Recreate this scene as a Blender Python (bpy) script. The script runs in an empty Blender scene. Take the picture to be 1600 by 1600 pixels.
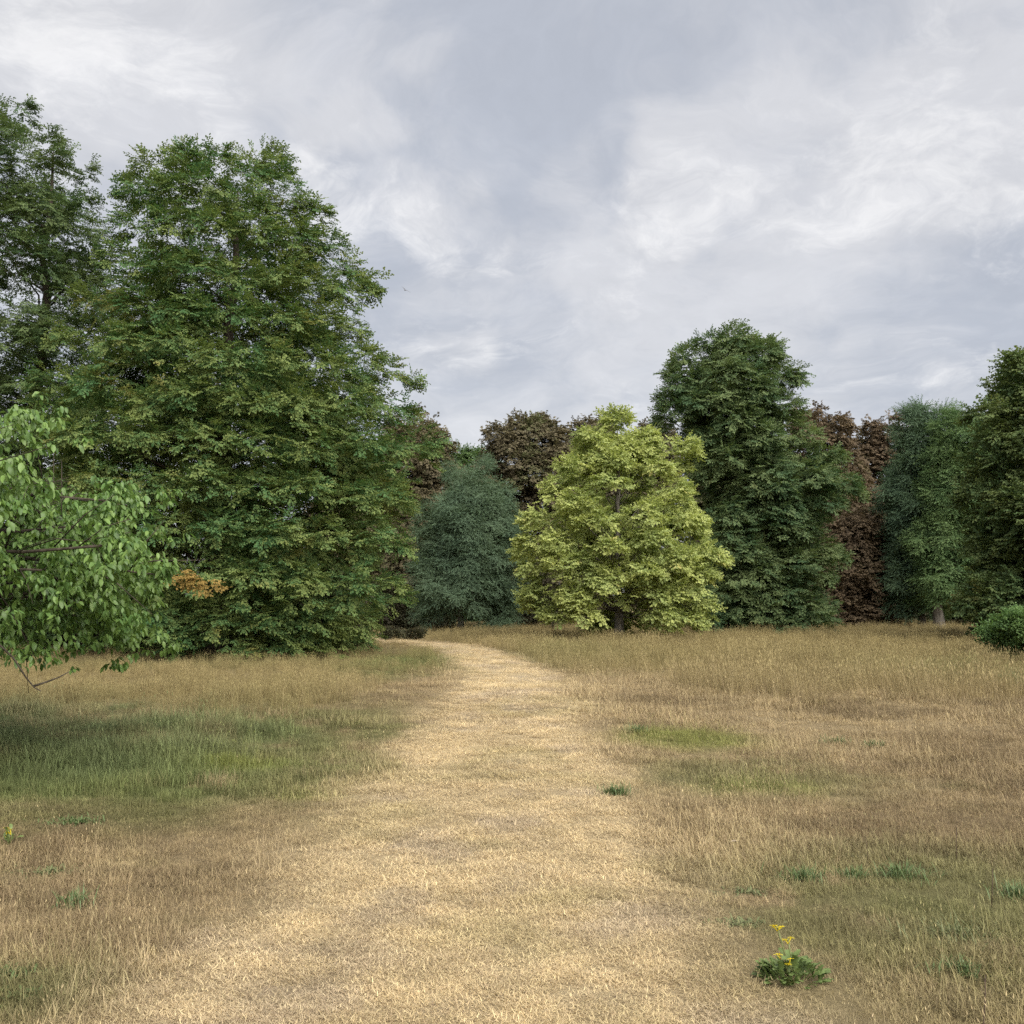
import bpy, math, random
import numpy as np
from mathutils import Vector, Matrix

R = math.radians
scene = bpy.context.scene
COL = scene.collection

# ------------------------------------------------------------------ camera
cam_data = bpy.data.cameras.new('camera')
cam_data.sensor_width = 36.0
cam_data.lens = 36.0
cam_data.clip_start = 0.05
cam_data.clip_end = 3000.0
cam = bpy.data.objects.new('camera', cam_data)
COL.objects.link(cam)
cam.location = (0.0, 0.0, 1.6)
cam.rotation_euler = (R(90 + 5.18), 0, 0)
scene.camera = cam

# ------------------------------------------------------------------ sun, sky, exposure
SUN_DIR = Vector((0.36, -0.66, 0.66)).normalized()      # towards the sun: behind the camera, to the right, behind cloud
sun_data = bpy.data.lights.new('sun', 'SUN')
sun_data.energy = 1.5
sun_data.angle = R(65)
sun_data.color = (1.0, 0.95, 0.86)
sun = bpy.data.objects.new('sun', sun_data)
COL.objects.link(sun)
sun.rotation_euler = SUN_DIR.to_track_quat('Z', 'Y').to_euler()

world = bpy.data.worlds.new('World')
scene.world = world
world.use_nodes = True
wt = world.node_tree
wt.nodes.clear()


class NT:
    """small helper for writing node trees"""
    def __init__(self, tree):
        self.t = tree

    def n(self, kind, **kw):
        node = self.t.nodes.new(kind)
        for k, v in kw.items():
            if k.startswith('i_'):
                key = k[2:]
                key = int(key) if key.isdigit() else key.replace('_', ' ')
                self.put(node.inputs[key], v)
            else:
                setattr(node, k, v)
        return node

    def put(self, sock, v):
        if isinstance(v, bpy.types.NodeSocket):
            self.t.links.new(v, sock)
        else:
            sock.default_value = v

    def math(self, op, a, b=0.0, c=0.0, clamp=False):
        node = self.t.nodes.new('ShaderNodeMath')
        node.operation = op
        node.use_clamp = clamp
        for i, v in enumerate((a, b, c)):
            self.put(node.inputs[i], v)
        return node.outputs[0]

    def vmath(self, op, a, b=(0, 0, 0)):
        node = self.t.nodes.new('ShaderNodeVectorMath')
        node.operation = op
        self.put(node.inputs[0], a)
        self.put(node.inputs[1], b)
        return node.outputs[0]

    def mix(self, fac, a, b, blend='MIX'):
        node = self.t.nodes.new('ShaderNodeMix')
        node.data_type = 'RGBA'
        node.blend_type = blend
        self.put(node.inputs[0], fac)
        self.put(node.inputs[6], a if isinstance(a, bpy.types.NodeSocket) else (*a[:3], 1))
        self.put(node.inputs[7], b if isinstance(b, bpy.types.NodeSocket) else (*b[:3], 1))
        return node.outputs[2]

    def smooth(self, v, lo, hi):
        node = self.t.nodes.new('ShaderNodeMapRange')
        node.interpolation_type = 'SMOOTHSTEP'
        self.put(node.inputs[0], v)
        node.inputs[1].default_value = lo
        node.inputs[2].default_value = hi
        node.inputs[3].default_value = 0
        node.inputs[4].default_value = 1
        return node.outputs[0]

    def noise(self, vec, scale, detail=4, rough=0.5, dist=0.0, lac=2.0):
        node = self.t.nodes.new('ShaderNodeTexNoise')
        self.put(node.inputs['Vector'], vec)
        node.inputs['Scale'].default_value = scale
        node.inputs['Detail'].default_value = detail
        node.inputs['Roughness'].default_value = rough
        node.inputs['Distortion'].default_value = dist
        node.inputs['Lacunarity'].default_value = lac
        return node.outputs['Fac']


def build_sky():
    k = NT(wt)
    tc = k.n('ShaderNodeTexCoord')
    sep = k.n('ShaderNodeSeparateXYZ', i_0=tc.outputs['Generated'])
    zc = k.math('ADD', k.math('MAXIMUM', sep.outputs[2], 0.0), 0.30)
    comb = k.n('ShaderNodeCombineXYZ', i_0=k.math('DIVIDE', sep.outputs[0], zc), i_1=k.math('DIVIDE', sep.outputs[1], zc), i_2=0.0)
    p = k.vmath('ADD', comb.outputs[0], (3.7, 1.3, 0.4))
    warp = k.n('ShaderNodeTexNoise')
    k.put(warp.inputs['Vector'], p)
    warp.inputs['Scale'].default_value = 3.0
    warp.inputs['Detail'].default_value = 4
    off = k.vmath('MULTIPLY', k.vmath('SUBTRACT', warp.outputs['Color'], (0.5, 0.5, 0.5)), (0.34, 0.34, 0.0))
    q = k.vmath('ADD', p, off)
    wn = k.n('ShaderNodeTexNoise', i_Vector=tc.outputs['Generated'])
    wn.inputs['Scale'].default_value = 9.0
    wn.inputs['Detail'].default_value = 6
    warp2 = k.vmath('SUBTRACT', wn.outputs['Color'], (0.5, 0.5, 0.5))
    big = k.noise(p, 1.5, 3, 0.5)
    mid = k.noise(q, 3.6, 7, 0.60)
    puff = k.noise(k.vmath('ADD', q, (9.1, 4.2, 2.0)), 4.6, 9, 0.66)
    fine = k.noise(k.vmath('ADD', q, (1.1, 7.2, 5.0)), 12.0, 8, 0.68)

    def zone(blobs):
        tot = 0.0
        for (dx, dy, dz, lo, hi, w) in blobs:
            vm = k.t.nodes.new('ShaderNodeVectorMath')
            vm.operation = 'DOT_PRODUCT'
            k.put(vm.inputs[0], k.vmath('NORMALIZE', k.vmath('ADD', tc.outputs['Generated'], k.vmath('MULTIPLY', warp2, (0.22, 0.10, 0.22)))))
            vm.inputs[1].default_value = (dx, dy, dz)
            tot = k.math('ADD', tot, k.math('MULTIPLY', k.smooth(vm.outputs['Value'], lo, hi), w))
        return tot
    dark = zone(SKY_DARK_AT)
    lit = zone(SKY_BRIGHT_AT)
    base = k.math('ADD', k.math('MULTIPLY', big, 0.45), k.math('MULTIPLY', mid, 0.55))
    base = k.math('ADD', k.math('SUBTRACT', base, k.math('MULTIPLY', dark, 0.075)), k.math('MULTIPLY', lit, 0.11))
    col = k.mix(k.smooth(base, 0.36, 0.58), SKY_DARK, SKY_MID)
    cut = k.math('ADD', k.math('MULTIPLY', puff, 0.70), k.math('MULTIPLY', fine, 0.30))
    cut = k.math('ADD', cut, k.math('SUBTRACT', k.math('MULTIPLY', lit, 0.095), k.math('MULTIPLY', dark, 0.06)))
    col = k.mix(k.math('MULTIPLY', k.smooth(cut, 0.51, 0.75), 0.92), col, SKY_BRIGHT)
    g = k.math('ADD', 0.80, k.math('ADD', k.math('MULTIPLY', mid, 0.22), k.math('MULTIPLY', fine, 0.18)))
    col = k.mix(1.0, col, k.n('ShaderNodeCombineColor', i_0=g, i_1=g, i_2=g).outputs[0], 'MULTIPLY')
    sky = k.n('ShaderNodeTexSky', sky_type='NISHITA', sun_disc=False)
    sky.sun_elevation = math.asin(SUN_DIR.z)
    sky.sun_rotation = math.atan2(SUN_DIR.x, SUN_DIR.y)
    col = k.mix(0.97, sky.outputs[0], col)
    bg = k.n('ShaderNodeBackground', i_0=col)
    bg.inputs[1].default_value = 0.10
    out = k.n('ShaderNodeOutputWorld', i_0=bg.outputs[0])


SKY_DARK_AT = [(0.114, 0.868, 0.483, 0.9679, 0.9987, 1), (-0.092, 0.88, 0.466, 0.9932, 0.9997, 0.6), (-0.024, 0.923, 0.383, 0.9902, 0.9996, 0.5), (0.265, 0.918, 0.296, 0.9841, 0.9994, 0.6), (-0.265, 0.866, 0.423, 0.9956, 0.9998, 0.6), (0.0, 0.972, 0.237, 0.9733, 0.9989, 0.5)]
SKY_BRIGHT_AT = [(-0.324, 0.826, 0.46, 0.9891, 0.9996, 1), (-0.371, 0.797, 0.477, 0.9922, 0.9997, 0.6), (0.258, 0.885, 0.388, 0.9932, 0.9997, 1), (0.154, 0.922, 0.355, 0.9975, 0.9999, 1), (0.036, 0.934, 0.356, 0.9975, 0.9999, 0.9), (-0.067, 0.948, 0.312, 0.9963, 0.9999, 0.9), (0.121, 0.941, 0.316, 0.9975, 0.9999, 0.8), (-0.146, 0.9, 0.41, 0.9981, 0.9999, 0.8), (0.402, 0.825, 0.398, 0.9932, 0.9997, 0.6), (-0.062, 0.864, 0.499, 0.9981, 0.9999, 0.5), (0.146, 0.899, 0.412, 0.9981, 0.9999, 0.7), (0.363, 0.867, 0.342, 0.9932, 0.9997, 0.5)]
SKY_DARK = (1.15, 1.215, 1.36)
SKY_MID = (1.56, 1.57, 1.63)
SKY_BRIGHT = (2.10, 2.08, 2.07)
build_sky()

vs = scene.view_settings
scene.display_settings.display_device = 'sRGB'
vs.view_transform = 'Standard'
vs.look = 'None'
vs.exposure = 2.12
vs.gamma = 1.0
vs.use_curve_mapping = False

cy = scene.cycles
scene.render.engine = 'CYCLES'
cy.max_bounces = 4
cy.diffuse_bounces = 2
cy.use_adaptive_sampling = True
cy.adaptive_threshold = 0.02
cy.glossy_bounces = 1
cy.transmission_bounces = 3
cy.transparent_max_bounces = 4
cy.caustics_reflective = False
cy.caustics_refractive = False
cy.use_denoising = False
scene.render.filter_size = 1.8
cy.denoiser = 'OPENIMAGEDENOISE'


# ------------------------------------------------------------------ small helpers
def lin(r, g, b):
    f = lambda c: (c / 255 / 12.92) if c / 255 <= 0.04045 else ((c / 255 + 0.055) / 1.055) ** 2.4
    return (f(r), f(g), f(b))


def tag(o, label=None, cat=None, group=None, kind=None):
    if label:
        o['label'] = label
    if cat:
        o['category'] = cat
    if group:
        o['group'] = group
    if kind:
        o['kind'] = kind
    return o


def empty(name, loc, label, cat, group=None):
    o = bpy.data.objects.new(name, None)
    o.empty_display_size = 0.2
    COL.objects.link(o)
    o.location = loc
    return tag(o, label, cat, group)


def mesh_obj(name, verts, faces, mat, parent=None, smooth=True, link=True, attrs=None):
    me = bpy.data.meshes.new(name)
    me.from_pydata([tuple(v) for v in verts], [], faces)
    if mat:
        me.materials.append(mat)
    if smooth:
        me.polygons.foreach_set('use_smooth', [True] * len(me.polygons))
    for an, vals in (attrs or {}).items():
        vals = np.asarray(vals, dtype=np.float32)
        if vals.ndim == 1:
            me.attributes.new(an, 'FLOAT', 'POINT').data.foreach_set('value', vals)
        else:
            c4 = np.ones((len(vals), 4), np.float32)
            c4[:, :3] = vals
            me.attributes.new(an, 'FLOAT_COLOR', 'POINT').data.foreach_set('color', c4.ravel())
    me.update()
    o = bpy.data.objects.new(name, me)
    if link:
        COL.objects.link(o)
    if parent:
        o.parent = parent
    return o


def tube(V, F, pts, radii, sides=6, cap=True):
    """append a tapered tube to the lists V, F"""
    pts = [Vector(p) for p in pts]
    up = Vector((0.13, 0.21, 1)).normalized()
    n = len(pts)
    b0 = len(V)
    for i, p in enumerate(pts):
        t = (pts[min(i + 1, n - 1)] - pts[max(i - 1, 0)]).normalized()
        a = t.cross(up if abs(t.dot(up)) < 0.95 else Vector((1, 0.1, 0))).normalized()
        b = t.cross(a)
        for s in range(sides):
            an = 2 * math.pi * s / sides
            V.append(p + (a * math.cos(an) + b * math.sin(an)) * radii[i])
    for i in range(n - 1):
        for s in range(sides):
            s2 = (s + 1) % sides
            F.append((b0 + i * sides + s, b0 + i * sides + s2, b0 + (i + 1) * sides + s2, b0 + (i + 1) * sides + s))
    if cap:
        F.append(tuple(b0 + (n - 1) * sides + s for s in range(sides)))
        F.append(tuple(b0 + s for s in reversed(range(sides))))


# value noise in numpy, for laying things out
def _hash(ix, iy, seed):
    h = (ix.astype(np.int64) * 374761393 + iy.astype(np.int64) * 668265263 + seed * 974711) & 0x7fffffff
    h = ((h ^ (h >> 13)) * 1274126177) & 0x7fffffff
    h = (h ^ (h >> 16)) & 0xffffff
    return h / float(0xffffff)


def vnoise(x, y, seed=0):
    ix, iy = np.floor(x), np.floor(y)
    fx, fy = x - ix, y - iy
    fx, fy = fx * fx * (3 - 2 * fx), fy * fy * (3 - 2 * fy)
    a, b = _hash(ix, iy, seed), _hash(ix + 1, iy, seed)
    c, d = _hash(ix, iy + 1, seed), _hash(ix + 1, iy + 1, seed)
    return (a * (1 - fx) + b * fx) * (1 - fy) + (c * (1 - fx) + d * fx) * fy


def fbm(x, y, seed=0, oct=4):
    v, a, s = 0.0, 0.5, 0.0
    for i in range(oct):
        v = v + a * vnoise(x * 2 ** i + 17.3 * i, y * 2 ** i - 9.1 * i, seed + i)
        s += a
        a *= 0.5
    return v / s


def sstep(lo, hi, v):
    t = np.clip((v - lo) / (hi - lo), 0, 1)
    return t * t * (3 - 2 * t)


# ------------------------------------------------------------------ the lie of the land
PATH_Y = np.array([-6, 3.9, 4.6, 5.6, 7.2, 10.0, 13, 16.5, 18.3, 21, 24.4, 27, 30, 33, 36.6, 40.6, 45, 50, 60.])
PATH_X = np.array([-.25, -.25, -.26, -.26, -.22, -.15, -.06, -.02, -.03, -.08, -.22, -.42, -.75, -1.2, -1.9, -3.0, -4.8, -7.5, -13.])
PATH_W = np.array([1.42, 1.38, 1.32, 1.22, 1.16, 1.12, 1.1, 1.1, 1.08, 1.05, 1.0, 0.95, 0.9, 0.9, 0.95, 0.95, 0.95, 1.0, 1.0])


def path_t(x, y):
    """signed distance inside (+) or outside (-) of the worn path's edge, in metres"""
    xc = np.interp(y, PATH_Y, PATH_X)
    w = np.interp(y, PATH_Y, PATH_W)
    wob = (fbm(x * 1.3, y * 0.9, 31, 4) - 0.5) * 0.75
    return w - np.abs(x - xc) + wob


def height(x, y):
    d = np.sqrt(x * x + y * y)
    fade = 1 / (1 + (d / 70.) ** 2)
    h = (fbm(x * 0.42, y * 0.42, 5, 3) - 0.5) * 0.10 * fade
    h = h + (fbm(x * 0.06, y * 0.06, 8, 2) - 0.5) * 0.22 * sstep(6, 25, d)
    h = h + 0.10 * np.exp(-((y - 17.6) / 2.2) ** 2) * np.exp(-(x / 9.) ** 2)
    return h


def ell(x, y, cx, cy_, rx, ry, soft=0.5, seed=0):
    r = np.sqrt(((x - cx) / rx) ** 2 + ((y - cy_) / ry) ** 2) + (fbm(x * 1.5, y * 1.1, 60 + seed, 4) - 0.5) * 0.9
    return 1 - sstep(1 - soft, 1 + soft, r)


def zones(x, y):
    """dictionary of masks 0..1"""
    z = {}
    pt = path_t(x, y)
    z['path'] = sstep(-0.40, 0.34, pt)
    z['verge'] = sstep(-1.5, -0.1, pt) * np.where(x > 0, 1.0, .75)
    lush = np.maximum(ell(x, y, -5.2, 11.6, 2.3, 2.6, .8, 1), ell(x, y, -8.5, 13.0, 3.5, 3.2, .6, 9))
    z['lush'] = lush * (1 - z['path'])
    green = np.maximum(ell(x, y, -3.7, 9.4, 2.5, 1.5, .7, 2) * .9, ell(x, y, -3.3, 12.6, 2.2, 2.8, .9, 3) * .7)
    green = np.maximum(green, ell(x, y, -2.9, 28., 1.5, 5.2, .6, 4) * .85)
    green = np.maximum(green, ell(x, y, 1.6, 32., 2.2, 5.0, .8, 12) * .45)
    green = np.maximum(green, ell(x, y, 10.0, 22., 2.4, 2.6, .6, 5) * .75)
    green = np.maximum(green, ell(x, y, 2.35, 5.6, 1.5, 1.2, .8, 6) * .6)
    green = np.maximum(green, ell(x, y, 2.1, 9.6, 1.3, .9, .7, 14) * .55)
    green = np.maximum(green, ell(x, y, -6.5, 27., 9., 2.0, .6, 15) * .35)
    green = np.maximum(green, ell(x, y, -1.9, 4.3, .55, .35, .8, 16) * .6)
    z['green'] = green * (1 - z['path'])
    lime = ell(x, y, 2.0, 12.3, .75, .9, .6, 7)
    lime = np.maximum(lime, ell(x, y, -2.62, 10.2, .5, .42, .6, 8))
    lime = np.maximum(lime, ell(x, y, -1.62, 8.7, .34, .2, .6, 9))
    lime = np.maximum(lime, ell(x, y, 2.15, 9.0, .5, .4, .7, 10) * .8)
    z['lime'] = lime
    bare = np.zeros_like(x)
    for cx, cy_, rx, ry in ((-.30, 4.2, .26, .15), (-.16, 7.7, .5, .5), (.92, 5.65, .3, .14), (-1.05, 4.35, .35, .15), (.30, 4.3, .22, .1), (.2, 5.0, .25, .1), (.15, 8.8, .35, .5), (-.6, 6.6, .4, .25), (1.62, 4.0, .25, .1), (.55, 4.25, .2, .09)):
        bare = np.maximum(bare, ell(x, y, cx, cy_, rx, ry, .7, 11))
    bare = np.maximum(bare * .5, z['path'] * sstep(.66, .8, fbm(x * 2.4, y * 2.0, 77, 4)) * .35)
    z['bare'] = bare
    far = sstep(20, 27, y - 0.2 * np.abs(x))
    tall = np.maximum(far, sstep(13.5, 17, y) * sstep(1.8, 3.5, -x))
    tall = np.maximum(tall, 0.55 * sstep(13, 21, y) * sstep(2.0, 4, x))
    z['tall'] = tall * (1 - sstep(-.7, -.1, pt))
    return z


C_PATH = np.array((0.64, 0.505, 0.305))
C_PATH2 = np.array((0.46, 0.355, 0.205))
C_WORN = np.array((0.46, 0.375, 0.285))
C_BROWN = np.array((0.265, 0.198, 0.112))
C_BUFF = np.array((0.375, 0.288, 0.165))
C_OLIVE = np.array((0.205, 0.180, 0.078))
C_GREEN = np.array((0.145, 0.165, 0.058))
C_LUSH = np.array((0.155, 0.190, 0.084))
C_LIME = np.array((0.20, 0.22, 0.055))
C_TALL = np.array((0.270, 0.215, 0.100))


def mixc(a, b, t):
    return a * (1 - t[:, None]) + b * t[:, None]


def ground_colour(x, y, z=None):
    z = z or zones(x, y)
    n1 = fbm(x * .8, y * .8, 21, 4)
    n2 = fbm(x * 2.3, y * 2.3, 22, 3)
    n3 = fbm(x * .25, y * .25, 23, 3)
    c = mixc(np.tile(C_BROWN, (len(x), 1)), C_BUFF, sstep(.35, .68, n1))
    c = mixc(c, C_OLIVE, sstep(.52, .74, n3 * .5 + n2 * .5) * .7)
    c = mixc(c, C_TALL, z['tall'] * .7)
    c = mixc(c, C_BUFF * 1.12, z['verge'] * (1 - z['path']) * .5)
    c = mixc(c, C_GREEN, np.clip(z['green'] * 1.1, 0, 1) * sstep(.25, .5, n2 + z['green'] * .15))
    c = mixc(c, C_LUSH, z['lush'] * (.45 + .55 * sstep(.3, .6, n2)))
    c = mixc(c, C_LIME, z['lime'] * .8)
    p = mixc(np.tile(C_PATH, (len(x), 1)), C_PATH2, sstep(.45, .75, n2) * .55)
    p = mixc(p, C_OLIVE * 1.5, sstep(.58, .75, n1) * .3)
    p = mixc(p, C_WORN, sstep(.56, .72, fbm(x * 1.7, y * 1.3, 78, 4)) * .45)
    c = mixc(c, p, z['path'])
    return np.clip(c, 0, 1)


# ------------------------------------------------------------------ materials
def bark_mat(name, c1, c2, scale=9.0):
    m = bpy.data.materials.new(name)
    m.use_nodes = True
    k = NT(m.node_tree)
    m.node_tree.nodes.clear()
    tc = k.n('ShaderNodeTexCoord')
    st = k.vmath('MULTIPLY', tc.outputs['Object'], (1, 1, 0.25))
    f = k.noise(st, scale, 6, 0.65, 0.3)
    col = k.mix(k.smooth(f, 0.35, 0.68), c1, c2)
    bump = k.n('ShaderNodeBump', i_Height=f)
    bump.inputs['Strength'].default_value = 0.8
    bump.inputs['Distance'].default_value = 0.03
    b = k.n('ShaderNodeBsdfPrincipled', i_0=col)
    b.inputs['Roughness'].default_value = 0.9
    b.inputs['Specular IOR Level'].default_value = 0.2
    k.put(b.inputs['Normal'], bump.outputs[0])
    k.n('ShaderNodeOutputMaterial', i_0=b.outputs[0])
    return m


def leaf_mat(name, a, b_, odd=None, odd_lo=0.62, odd_hi=0.72, nscale=0.55, trans=0.28, rough=0.62, spec=0.18, var=0.35, sat=1.0):
    """leaf colour: two tones mixed over the crown, an odd tone in patches, and a different value for every leaf"""
    m = bpy.data.materials.new(name)
    m.use_nodes = True
    k = NT(m.node_tree)
    m.node_tree.nodes.clear()
    geo = k.n('ShaderNodeNewGeometry')
    oi = k.n('ShaderNodeObjectInfo')
    lr = k.n('ShaderNodeAttribute', attribute_name='lr')
    n = k.noise(geo.outputs['Position'], nscale, 3, 0.6)
    t = k.math('ADD', k.math('MULTIPLY', n, 1.5), k.math('MULTIPLY', oi.outputs['Random'], 0.5))
    t = k.math('ADD', t, k.math('MULTIPLY', lr.outputs['Fac'], 0.35))
    col = k.mix(k.smooth(t, 0.75, 1.55), a, b_)
    if odd is not None:
        n2 = k.noise(k.vmath('ADD', geo.outputs['Position'], (31.0, 7.0, 3.0)), nscale * 1.3, 4, 0.65)
        s = k.math('ADD', n2, k.math('MULTIPLY', k.math('SUBTRACT', oi.outputs['Random'], 0.5), 0.16))
        col = k.mix(k.math('MULTIPLY', k.smooth(s, odd_lo, odd_hi), 0.85), col, odd)
    val = k.math('ADD', 1.0 - var / 2, k.math('MULTIPLY', lr.outputs['Fac'], var))
    hsv = k.n('ShaderNodeHueSaturation', i_Color=col, i_Value=val)
    hsv.inputs['Saturation'].default_value = sat
    p = k.n('ShaderNodeBsdfPrincipled', i_0=hsv.outputs[0])
    p.inputs['Roughness'].default_value = rough
    p.inputs['Specular IOR Level'].default_value = spec
    tr = k.n('ShaderNodeBsdfTranslucent', i_0=k.mix(1.0, hsv.outputs[0], (1.25, 1.3, 0.75), 'MULTIPLY'))
    mx = k.n('ShaderNodeMixShader', i_0=trans, i_1=p.outputs[0], i_2=tr.outputs[0])
    k.n('ShaderNodeOutputMaterial', i_0=mx.outputs[0])
    return m


def grass_mat(name, trans=0.25, spec=0.2):
    m = bpy.data.materials.new(name)
    m.use_nodes = True
    k = NT(m.node_tree)
    m.node_tree.nodes.clear()
    tint = k.n('ShaderNodeAttribute', attribute_name='tint', attribute_type='INSTANCER')
    lr = k.n('ShaderNodeAttribute', attribute_name='lr')
    val = k.math('ADD', 0.70, k.math('MULTIPLY', lr.outputs['Fac'], 0.62))
    hue = k.math('ADD', 0.492, k.math('MULTIPLY', lr.outputs['Fac'], 0.02))
    hsv = k.n('ShaderNodeHueSaturation', i_Color=tint.outputs['Color'], i_Value=val, i_Hue=hue)
    p = k.n('ShaderNodeBsdfPrincipled', i_0=hsv.outputs[0])
    p.inputs['Roughness'].default_value = 0.6
    p.inputs['Specular IOR Level'].default_value = spec
    tr = k.n('ShaderNodeBsdfTranslucent', i_0=hsv.outputs[0])
    mx = k.n('ShaderNodeMixShader', i_0=trans, i_1=p.outputs[0], i_2=tr.outputs[0])
    k.n('ShaderNodeOutputMaterial', i_0=mx.outputs[0])
    return m


def ground_mat(name):
    m = bpy.data.materials.new(name)
    m.use_nodes = True
    k = NT(m.node_tree)
    m.node_tree.nodes.clear()
    base = k.n('ShaderNodeAttribute', attribute_name='base')
    bare = k.n('ShaderNodeAttribute', attribute_name='bare')
    tc = k.n('ShaderNodeTexCoord')
    fine = k.noise(tc.outputs['Object'], 26.0, 6, 0.72, 0.6)
    mid = k.noise(tc.outputs['Object'], 6.0, 5, 0.65, 0.4)
    straw = k.noise(k.vmath('MULTIPLY', tc.outputs['Object'], (1.0, 2.4, 1.0)), 55.0, 3, 0.7, 1.2)
    v = k.math('ADD', k.math('MULTIPLY', fine, 0.9), k.math('ADD', k.math('MULTIPLY', mid, 0.5), k.math('MULTIPLY', straw, 0.6)))
    v = k.math('SUBTRACT', v, 0.12)
    col = k.mix(1.0, base.outputs['Color'], k.n('ShaderNodeCombineColor', i_0=v, i_1=v, i_2=v).outputs[0], 'MULTIPLY')
    s = k.math('ADD', bare.outputs['Fac'], k.math('MULTIPLY', k.math('SUBTRACT', mid, 0.5), 0.9))
    soil = k.mix(k.smooth(fine, 0.35, 0.65), (0.22, 0.165, 0.115), (0.52, 0.41, 0.31))
    col = k.mix(k.math('MULTIPLY', k.smooth(s, 0.42, 0.75), 0.8), col, soil)
    bump = k.n('ShaderNodeBump', i_Height=k.math('ADD', fine, straw))
    bump.inputs['Strength'].default_value = 0.9
    bump.inputs['Distance'].default_value = 0.02
    p = k.n('ShaderNodeBsdfPrincipled', i_0=col)
    p.inputs['Roughness'].default_value = 0.95
    p.inputs['Specular IOR Level'].default_value = 0.1
    k.put(p.inputs['Normal'], bump.outputs[0])
    k.n('ShaderNodeOutputMaterial', i_0=p.outputs[0])
    return m


def plain_mat(name, c, rough=0.7, trans=0.0):
    m = bpy.data.materials.new(name)
    m.use_nodes = True
    k = NT(m.node_tree)
    m.node_tree.nodes.clear()
    geo = k.n('ShaderNodeNewGeometry')
    f = k.noise(geo.outputs['Position'], 60.0, 3, 0.6)
    v = k.math('ADD', 0.6, k.math('MULTIPLY', f, 0.8))
    col = k.mix(1.0, c, k.n('ShaderNodeCombineColor', i_0=v, i_1=v, i_2=v).outputs[0], 'MULTIPLY')
    p = k.n('ShaderNodeBsdfPrincipled', i_0=col)
    p.inputs['Roughness'].default_value = rough
    sh = p.outputs[0]
    if trans:
        tr = k.n('ShaderNodeBsdfTranslucent', i_0=col)
        sh = k.n('ShaderNodeMixShader', i_0=trans, i_1=sh, i_2=tr.outputs[0]).outputs[0]
    k.n('ShaderNodeOutputMaterial', i_0=sh)
    return m


# ------------------------------------------------------------------ instancing (for what nobody could count: leaves of a crown, blades of grass)
def scatter(name, sources, pos, rot, scl, mat, parent=None, tint=None, seed=0):
    """one object whose geometry nodes set a piece of SOURCES on every point"""
    rng = np.random.default_rng(seed + 991)
    n = len(pos)
    me = bpy.data.meshes.new(name)
    me.vertices.add(n)
    me.vertices.foreach_set('co', np.asarray(pos, np.float32).ravel())
    me.attributes.new('rot', 'FLOAT_VECTOR', 'POINT').data.foreach_set('vector', np.asarray(rot, np.float32).ravel())
    me.attributes.new('scl', 'FLOAT', 'POINT').data.foreach_set('value', np.asarray(scl, np.float32))
    me.attributes.new('pick', 'INT', 'POINT').data.foreach_set('value', rng.integers(0, len(sources), n).astype(np.int32))
    if tint is not None:
        c4 = np.ones((n, 4), np.float32)
        c4[:, :3] = tint
        me.attributes.new('tint', 'FLOAT_COLOR', 'POINT').data.foreach_set('color', c4.ravel())
    me.materials.append(mat)
    o = bpy.data.objects.new(name, me)
    COL.objects.link(o)
    if parent:
        o.parent = parent
    ng = bpy.data.node_groups.new('scatter', 'GeometryNodeTree')
    ng.interface.new_socket('Geometry', in_out='INPUT', socket_type='NodeSocketGeometry')
    ng.interface.new_socket('Geometry', in_out='OUTPUT', socket_type='NodeSocketGeometry')
    N, L = ng.nodes, ng.links
    gi, go = N.new('NodeGroupInput'), N.new('NodeGroupOutput')
    iop = N.new('GeometryNodeInstanceOnPoints')
    join = N.new('GeometryNodeJoinGeometry')
    for s in sources:
        g2i = N.new('GeometryNodeGeometryToInstance')
        oi = N.new('GeometryNodeObjectInfo')
        oi.inputs['Object'].default_value = s
        sm = N.new('GeometryNodeSetMaterial')
        sm.inputs['Material'].default_value = mat
        L.new(oi.outputs['Geometry'], sm.inputs['Geometry'])
        L.new(sm.outputs[0], g2i.inputs[0])
        L.new(g2i.outputs[0], join.inputs[0])

    def attr(an, dt):
        a = N.new('GeometryNodeInputNamedAttribute')
        a.data_type = dt
        a.inputs['Name'].default_value = an
        return a.outputs['Attribute']
    L.new(gi.outputs[0], iop.inputs['Points'])
    L.new(join.outputs[0], iop.inputs['Instance'])
    iop.inputs['Pick Instance'].default_value = True
    L.new(attr('pick', 'INT'), iop.inputs['Instance Index'])
    e2r = N.new('FunctionNodeEulerToRotation')
    L.new(attr('rot', 'FLOAT_VECTOR'), e2r.inputs[0])
    L.new(e2r.outputs[0], iop.inputs['Rotation'])
    L.new(attr('scl', 'FLOAT'), iop.inputs['Scale'])
    L.new(iop.outputs[0], go.inputs[0])
    md = o.modifiers.new('scatter', 'NODES')
    md.node_group = ng
    return o


def eulers(X, Z):
    """XYZ euler angles of frames whose x axis is X and whose z axis lies near Z (arrays n x 3)"""
    X = X / np.linalg.norm(X, axis=1, keepdims=True)
    Y = np.cross(Z, X)
    Y /= np.linalg.norm(Y, axis=1, keepdims=True) + 1e-9
    Z = np.cross(X, Y)
    # R = [X Y Z] columns ; R = Rz Ry Rx
    ry = np.arcsin(np.clip(-X[:, 2], -1, 1))
    rz = np.arctan2(X[:, 1], X[:, 0])
    rx = np.arctan2(Y[:, 2], Z[:, 2])
    return np.stack([rx, ry, rz], 1)


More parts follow.
